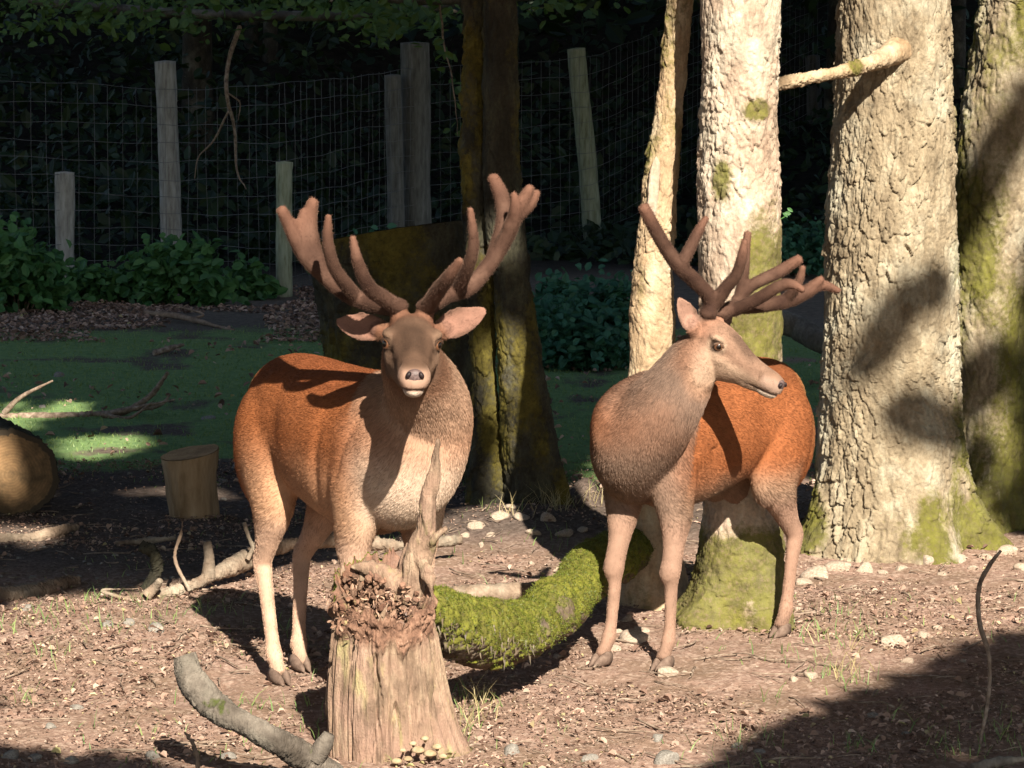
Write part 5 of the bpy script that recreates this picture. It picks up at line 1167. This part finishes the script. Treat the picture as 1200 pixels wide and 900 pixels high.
    def colour(X, N, lx, hq):
        neckm, head, ear, tn = regions(X, lx, hq); n_ = len(X)
        nz = fbm(X * 5, 4, seed) ; nf = fbm(X * np.array([40, 40, 40]), 3, seed + 3)
        flank, back, bel, leg, nck, fac = [np.array(pal[k_]) for k_ in ('flank', 'back', 'belly', 'leg', 'neck', 'face')]
        c = np.tile(flank, (n_, 1)); c = lerp3(c, back, sstep(1.02, 1.16, lx[:, 2] + .05 * nz) * .8 * (np.abs(lx[:, 1]) < .16))
        c = lerp3(c, bel, sstep(pal['bz'], .60, lx[:, 2] + .05 * nz) * sstep(-.48, -.38, lx[:, 0]) * (1 - sstep(.30, .55, lx[:, 0]) * .3))
        c = lerp3(c, np.array(pal['chest']), sstep(.30, .50, lx[:, 0] + .06 * nz) * sstep(1.02, .80, lx[:, 2]) * pal['chestw'])
        c = lerp3(c, leg, sstep(.66, .54, lx[:, 2] + .03 * nz))
        c = lerp3(c, leg * .72, sstep(.12, .04, lx[:, 2]))
        # darker line down the hocks, pale rump
        rump = sstep(-.50, -.62, lx[:, 0] + .02 * nz) * sstep(.68, .82, lx[:, 2]); c = lerp3(c, np.array(pal['rump']), rump * tail_pale)
        c = lerp3(c, nck, neckm * .95 * (tn < 2)); dors = neckm * sstep(.0, .9, (N @ np.array([0, 0, 1.0]))) * .5; c = lerp3(c, nck * .72, dors)
        # face
        f = np.tile(fac, (n_, 1)); h0, h1, h2 = hq[:, 0], hq[:, 1], hq[:, 2]
        f = lerp3(f, fac * 1.35 + np.array([.03, .0, 0]), sstep(.10, .0, h0) * sstep(.0, .03, h2 + .03) * .6)
        f = lerp3(f, fac * .52, sstep(.09, .16, h0) * sstep(.33, .24, h0) * sstep(.06, .025, np.abs(h1)) * sstep(-.04, .0, h2 + .22 * (h0 - .1)))
        f = lerp3(f, np.array(pal['cheek']), sstep(-.05, -.10, h2 + .15 * (h0 - .2)) * sstep(.02, .12, h0) * .85)
        for s in (1, -1):
            de = np.sqrt((h0 - .107) ** 2 + (h1 - s * .088) ** 2 + (h2 + .024) ** 2); f = lerp3(f, np.array(pal['cheek']) * .95, sstep(.056, .040, de) * .75); f = lerp3(f, np.array([.035, .022, .016]), sstep(.036, .028, de) * .95)
            dt = np.sqrt(((h0 - .135) / 1.6) ** 2 + (h1 - s * .075) ** 2 + (h2 + .048) ** 2); f = lerp3(f, fac * .45, sstep(.018, .008, dt) * .7)
        f = lerp3(f, np.array(pal['muzzle']), sstep(.345, .375, h0) * sstep(-.045, -.075, h2) * .9)
        f = lerp3(f, np.array([.44, .36, .29]), sstep(.31, .37, h0) * sstep(-.128, -.138, h2) * .9)
        f = lerp3(f, np.array([.05, .03, .025]), sstep(.27, .29, h0) * np.exp(-((h2 + .128 - .03 * (h0 - .36)) / .0035) ** 2) * .85)
        c = lerp3(c, f, head)
        e = np.array(pal['ear'])
        ce_ = np.tile(e * .75, (n_, 1))
        for (bs, d, nn, sd, L) in earinfo:
            r = X - bs; v = np.abs(r @ sd) / L; inn = sstep(.1, .5, N @ nn) * sstep(.24, .12, v); near = np.linalg.norm(r - d * L * .5, axis=1) < L * .75
            ce_[near] = lerp3(ce_, e * 1.25 + np.array([.03, .012, .01]), inn)[near]
        c = lerp3(c, ce_, ear)
        nb_ = fbm(X * np.array([11, 11, 16.]), 3, seed + 8)
        return np.clip(c * (1 + .16 * nz + .14 * nb_ + .16 * nf)[:, None], 0.005, .9)
    col = colour(X, N, lx, hxp); setattr_c(me, 'col', col)
    t = empty('stag', tuple(c0)); tag(t, label, 'stag', None)
    bo = link('body', me, SKIN); child(bo, t)
    # --- fur
    me.calc_loop_triangles(); tri = np.empty(len(me.loop_triangles) * 3, np.int32); me.loop_triangles.foreach_get('vertices', tri); tri = tri.reshape(-1, 3)
    ar = .5 * np.linalg.norm(np.cross(X[tri[:, 1]] - X[tri[:, 0]], X[tri[:, 2]] - X[tri[:, 0]]), axis=1)
    rr = np.random.default_rng(seed); nh = 150000
    cen = X[tri].mean(1); hqc = HLc(cen); w_ = ar * (1 + 2.0 * ((hqc[:, 0] > -.05) & (np.abs(hqc[:, 1]) < .3) & (np.abs(hqc[:, 2]) < .3)))
    ti = rr.choice(len(tri), nh, p=w_ / w_.sum()); uv = rr.random((nh, 2)); fl_ = uv.sum(1) > 1; uv[fl_] = 1 - uv[fl_]
    T3 = X[tri[ti]]; root = T3[:, 0] + uv[:, :1] * (T3[:, 1] - T3[:, 0]) + uv[:, 1:] * (T3[:, 2] - T3[:, 0]); nr = N[tri[ti]].mean(1); nr /= np.linalg.norm(nr, axis=1)[:, None]
    lr, hqr = Lc(root), HLc(root); neckm, head, ear, tn = regions(root, lr, hqr); hc = colour(root, nr, lr, hqr)
    flow = np.tile(-fx * .85 + np.array([0, 0, -.45]), (nh, 1))
    nd = np.gradient(neckC, axis=0); nd /= np.linalg.norm(nd, axis=1)[:, None]; flow = lerp3(flow, 0, neckm) + neckm[:, None] * (-nd[np.clip((tn * 49).astype(int), 0, 49)] + np.array([0, 0, -.35]))
    flow = lerp3(flow, 0, head) + head[:, None] * (-hx); 
    for (bs, d, nn, sd, L) in earinfo:
        near = (ear > .3) & (np.linalg.norm(root - bs - d * L * .5, axis=1) < L * .8); flow[near] = d
    lg = sstep(.62, .5, lr[:, 2]); flow = lerp3(flow, np.array([0, 0, -1.0]), lg)
    flow = flow - nr * (flow * nr).sum(1)[:, None]; flow /= np.linalg.norm(flow, axis=1)[:, None] + 1e-6
    wob = np.stack([fbm(root * 14 + 31 * k_, 2, seed + 20 + k_) for k_ in range(3)], 1)
    dr = flow + .09 * nr + .07 * wob + rr.normal(0, .08, (nh, 3)); dr /= np.linalg.norm(dr, axis=1)[:, None]
    ln = .0155 + .010 * neckm + .010 * sstep(.70, .60, lr[:, 2]) * (np.abs(lr[:, 0]) < .4); ln = ln * (1 - head * .60) * (1 - lg * .55); ln = ln * rr.uniform(.6, 1.25, nh); ln = np.where(ear > .3, .007, ln)
    ln = np.where((hqr[:, 0] > .36) & (head > .5), .004, ln)
    de = np.minimum(np.linalg.norm(hqr - np.array([.107, .088, -.024]), axis=1), np.linalg.norm(hqr - np.array([.107, -.088, -.024]), axis=1)); ok = (de > .029) & ~((hqr[:, 0] > .40) & (np.abs(hqr[:, 1]) < .04) & (hqr[:, 2] > -.11)); 
    root, dr, nr, ln, hc = root[ok], dr[ok], nr[ok], ln[ok], hc[ok]; nh = len(root)
    Pn = np.stack([root - nr * .001, root + dr * (ln * .5)[:, None] + nr * (ln * .06)[:, None], root + dr * ln[:, None] - nr * (ln * .06)[:, None]], 1)
    hc = np.clip(hc * (rr.uniform(.66, 1.34, nh) * (1 + .22 * fbm(root * np.array([60, 60, 60]), 2, seed + 40)))[:, None], 0, .95); hair_object(Pn, [.0006, .0005, .0001], hc, bo)
    # --- eyes
    for s in (1, -1):
        V, Fc = ico(4); ctr = H((.112, s * .0785, -.024)); ax = (hy * s * .78 + hx * .62 + hz * .04); ax /= np.linalg.norm(ax); r = .0235 * hs
        d = np.arccos(np.clip(V @ ax, -1, 1)) / (math.pi / 2); m_ = np_mesh('eye', V * r + ctr, Fc); setattr_f(m_, 'ringd', d); child(link('eye', m_, M['eye']), t)
        # lids
        arc = []
        side_v = hx - ax * hx.dot(ax); side_v /= np.linalg.norm(side_v); upv = np.cross(ax, side_v); upv = upv if upv.dot(hz) > 0 else -upv
        for k_ in range(9):
            an = math.pi * k_ / 8; arc.append(ctr + ax * r * .62 + (side_v * math.cos(an) * .98 + upv * math.sin(an) * .62) * r * 1.0)
        V, fs = tube(arc, [.003 * hs] + [.0052 * hs] * 7 + [.003 * hs], 24, 8); ml = np_mesh('eyelid', V, fs); setattr_c(ml, 'col', np.tile(np.array(pal['face']) * .5, (len(V), 1))); child(link('eyelid', ml, SKIN), t)
    # --- nose pad with nostrils
    V, Fc = ico(4); V = V * np.array([.016, .032, .028]); V[:, 1] *= 1 - .42 * np.clip(-V[:, 2] / .027, 0, 1); V[:, 0] *= 1; 
    no = link('nose', np_mesh('nose', H(V + np.array([.431, 0, -.083])), Fc), M['nose']); child(no, t)
    for s in (1, -1):
        V, Fc = ico(3); V = V * np.array([.010, .0085, .0125]); 
        an = .55 * s; V = np.stack([V[:, 0], V[:, 1] * math.cos(an) - V[:, 2] * math.sin(an), V[:, 1] * math.sin(an) + V[:, 2] * math.cos(an)], 1)
        o = link('nostril', np_mesh('nostril', H(V + np.array([.4425, s * .0215, -.074])), Fc), M['nostril']); child(o, t)
    # --- hooves: two claws each
    for (tg, s, e) in hooves:
        pc = []
        for cl in (1, -1):
            pr = [(-.030, .0, .030, .052), (.0, .0, .034, .058), (.030, .0, .030, .046), (.052, .0, .018, .024), (.062, .0, .006, .008)]
            Vh = []; nu3 = 16; thh = np.linspace(0, 6.283, nu3, endpoint=False)
            for (x_, _, w2, h2) in pr:
                for an in thh:
                    yy = math.cos(an) * w2 * .55; z_ = h2 * .5 + math.sin(an) * h2 * .5; z_ = max(z_, .0)
                    Vh.append((x_ - .02 + .012 * (1 - z_ / .06), cl * .0185 + yy * .9 - cl * .006 * (x_ > .03), z_))
            Vh = np.array(Vh); n5 = len(pr); ii = np.arange(n5 - 1)[:, None] * nu3 + np.arange(nu3)[None, :]; jj = np.arange(n5 - 1)[:, None] * nu3 + (np.arange(nu3)[None, :] + 1) % nu3
            k = len(Vh); Vh = np.vstack([Vh, Vh[:nu3].mean(0), Vh[-nu3:].mean(0)]); j = np.arange(nu3); jn = (j + 1) % nu3
            pc.append((Vh, [np.stack([ii, jj, jj + nu3, ii + nu3], -1).reshape(-1, 4), np.stack([np.full(nu3, k), jn, j], -1), np.stack([np.full(nu3, k + 1), k - nu3 + j, k - nu3 + jn], -1)]))
        Vh, fh = merge(pc); Vh = W(Vh + np.array([tg[0] + .005, tg[1], 0.0])); z0 = gz(*W(tg)[:2]); Vh[:, 2] += z0 + .004
        child(link('hoof', np_mesh('hoof', Vh, fh), M['hoof']), t)
    # --- antlers in velvet
    for s, al in zip(antside, antlers):
        pp = []; ped = Vector(H((-.008, s * .048, .080))); off = ped - P(al[0][0][0], al[0][0][1], pw[1] + al[0][0][2])
        pp.append(tube([H((-.006, s * .046, .070)), H((-.008, s * .049, .088)), H((-.01, s * .051, .105))], [.030, .037, .028], 10, 18))
        for tine in al:
            pts = [P(a_, b_, pw[1] + dy) for a_, b_, dy, r_ in tine]
            if abs(tine[0][0] - al[0][0][0]) < 3: pts[0] = ped; pts[1] = pts[1] + off * .45
            pp.append(tube(pts, [q_[3] * 1.15 for q_ in tine], max(14, 7 * len(tine)), 16))
        V, fs = merge(pp); ma = remesh(V, fs, .0065, 5, .5); ao = link('antler', ma, M['velvet']); child(ao, t)
        av_, an_ = verts_np(ma).astype(float), norms_np(ma).astype(float); bm_ = fbm(av_ * 30, 3, 6); av_ = av_ + an_ * (.0010 * bm_)[:, None]; ma.vertices.foreach_set('co', av_.astype(np.float32).ravel()); ma.update(); tp_ = np.zeros(len(av_))
        for tine in al: tp_ = np.maximum(tp_, .65 * np.exp(-(np.linalg.norm(av_ - np.array(P(tine[-1][0], tine[-1][1], pw[1] + tine[-1][2])), axis=1) / .07) ** 2))
        setattr_f(ma, 'tip', tp_)
        pk = rr.choice(len(av_), 22000); rt = av_[pk] + rr.normal(0, .002, (22000, 3)); dd_ = an_[pk] + rr.normal(0, .35, (22000, 3)) + np.array([0, 0, -.3]); dd_ /= np.linalg.norm(dd_, axis=1)[:, None]
        le = rr.uniform(.0012, .0028, 22000)[:, None]; hcol = (np.array([.066, .036, .025]) * (1 - tp_[pk])[:, None] + np.array([.165, .085, .058]) * tp_[pk][:, None]) * rr.uniform(.5, 1.5, 22000)[:, None]
        hair_object(np.stack([rt - an_[pk] * .002, rt + dd_ * le], 1), [.0005, .0002], hcol, ao)
    return t

PAL_A = dict(bz=.95, flank=(.22, .075, .027), back=(.155, .048, .018), belly=(.42, .245, .145), leg=(.42, .275, .195), neck=(.30, .19, .128), face=(.085, .049, .032), chest=(.60, .47, .36), chestw=.9, rump=(.55, .34, .17), cheek=(.17, .105, .07), muzzle=(.30, .19, .138), ear=(.12, .066, .046))
PAL_B = dict(bz=.80, flank=(.225, .076, .028), back=(.15, .05, .02), belly=(.25, .16, .105), leg=(.235, .142, .10), neck=(.150, .100, .074), face=(.20, .120, .082), chest=(.165, .11, .08), chestw=.95, rump=(.42, .22, .09), cheek=(.31, .215, .15), muzzle=(.30, .20, .15), ear=(.18, .108, .078))

def stag_a():
    h = Vector((.5, -.866, 0)).normalized(); c = Vector((-.615, 11.37, 0)); left = Vector((-h.y, h.x, 0))
    feet = [tuple(c + h * .385 + left * .135), tuple(c + h * .36 - left * .135), tuple(G(352, 789)), tuple(G(328, 801))]
    poll = P(482, 389, 10.66); nose = P(487, 413, 10.225)
    A1 = [ # deer's left, seen on the picture's right
        [(496, 374, .0, .026), (520, 352, .10, .026), (552, 335, .20, .026), (583, 296, .24, .025), (600, 264, .22, .024), (604, 245, .20, .020), (602, 226, .18, .010)],
        [(495, 372, .0, .026), (512, 346, -.10, .024), (526, 324, -.18, .020), (540, 304, -.24, .011)],
        [(534, 345, .15, .022), (546, 318, .04, .021), (555, 288, -.03, .018), (551, 244, -.06, .010)],
        [(578, 302, .24, .024), (590, 262, .30, .026), (588, 232, .33, .025), (577, 206, .34, .018)],
        [(596, 268, .22, .022), (610, 240, .22, .022), (622, 218, .22, .014)],
        [(604, 256, .22, .020), (620, 240, .24, .019), (630, 224, .25, .012)]]
    A2 = [
        [(470, 375, .0, .026), (444, 364, .10, .027), (412, 347, .20, .027), (382, 324, .24, .027), (356, 298, .24, .024), (340, 266, .22, .021), (329, 244, .20, .017)],
        [(471, 373, .0, .026), (450, 355, -.08, .025), (432, 336, -.16, .022), (419, 306, -.22, .018), (413, 277, -.24, .010)],
        [(420, 351, .18, .023), (405, 333, .10, .022), (391, 312, .04, .020), (384, 282, .0, .017), (385, 252, -.02, .010)],
        [(376, 318, .24, .027), (366, 290, .26, .028), (362, 262, .27, .026), (367, 234, .26, .017)],
        [(362, 290, .25, .024), (354, 268, .25, .020), (356, 246, .26, .012)],
        [(364, 300, .24, .022), (350, 278, .24, .018), (345, 258, .23, .012)]]
    build_stag('russet stag in velvet antlers facing forward behind the rotten stump', c, h, 1.04, feet, poll, nose, (0.03, .1, 1), tuple(P(500, 478, 10.90)), [A1, A2], .9, PAL_A,
               [((.86, .22, .40), (-.12, -1, .22)), ((-.88, .30, .16), (.12, -1, .25))], 900)
def stag_b():
    h = Vector((-.677, -.736, 0)).normalized(); c = Vector((.755, 12.28, 0))
    feet = [tuple(G(776, 783)), tuple(G(704, 779)), tuple(G(914, 744)), tuple(G(897, 728))]
    poll = P(831, 388, 11.84); nose = P(921, 432, 11.64)
    A1 = [ # near antler, sweeping toward the picture's left
        [(842, 374, .0, .028), (838, 358, -.02, .026), (826, 341, -.06, .025), (796, 312, -.14, .025), (780, 290, -.18, .023), (766, 266, -.22, .022), (754, 242, -.25, .019)],
        [(797, 313, -.14, .022), (808, 292, -.12, .020), (818, 272, -.10, .017), (828, 254, -.08, .010)],
        [(838, 356, -.02, .026), (850, 338, -.06, .022), (863, 322, -.10, .020), (870, 300, -.12, .018), (873, 281, -.12, .011)]]
    A2 = [
        [(853, 372, .04, .028), (866, 362, .08, .026), (890, 358, .16, .026), (925, 352, .24, .025), (945, 342, .26, .024), (962, 334, .28, .020), (984, 341, .30, .010)],
        [(940, 345, .26, .020), (954, 334, .26, .018), (964, 326, .25, .012)],
        [(858, 364, .06, .024), (885, 352, -.0, .022), (912, 336, -.04, .020), (928, 333, -.06, .017), (942, 341, -.07, .011)],
        [(862, 354, .10, .022), (882, 334, .10, .021), (912, 319, .12, .022), (938, 303, .12, .017)],
        [(922, 350, .22, .019), (936, 330, .18, .016), (941, 312, .16, .011)],
        [(866, 348, .10, .018), (872, 318, .10, .018), (874, 292, .10, .016), (876, 272, .10, .013)]]
    build_stag('greyish necked stag in velvet antlers turning its head beside the trunks', c, h, .955, feet, poll, nose, (.12, -.02, 1), tuple(P(778, 478, 11.84)), [A1, A2], .8, PAL_B,
               [((.55, .70, .55), (.7, -.6, .2)), ((-.42, -.35, .85), (.35, -1, .2))], 950, antside=(-1, 1))
stag_a()
stag_b()
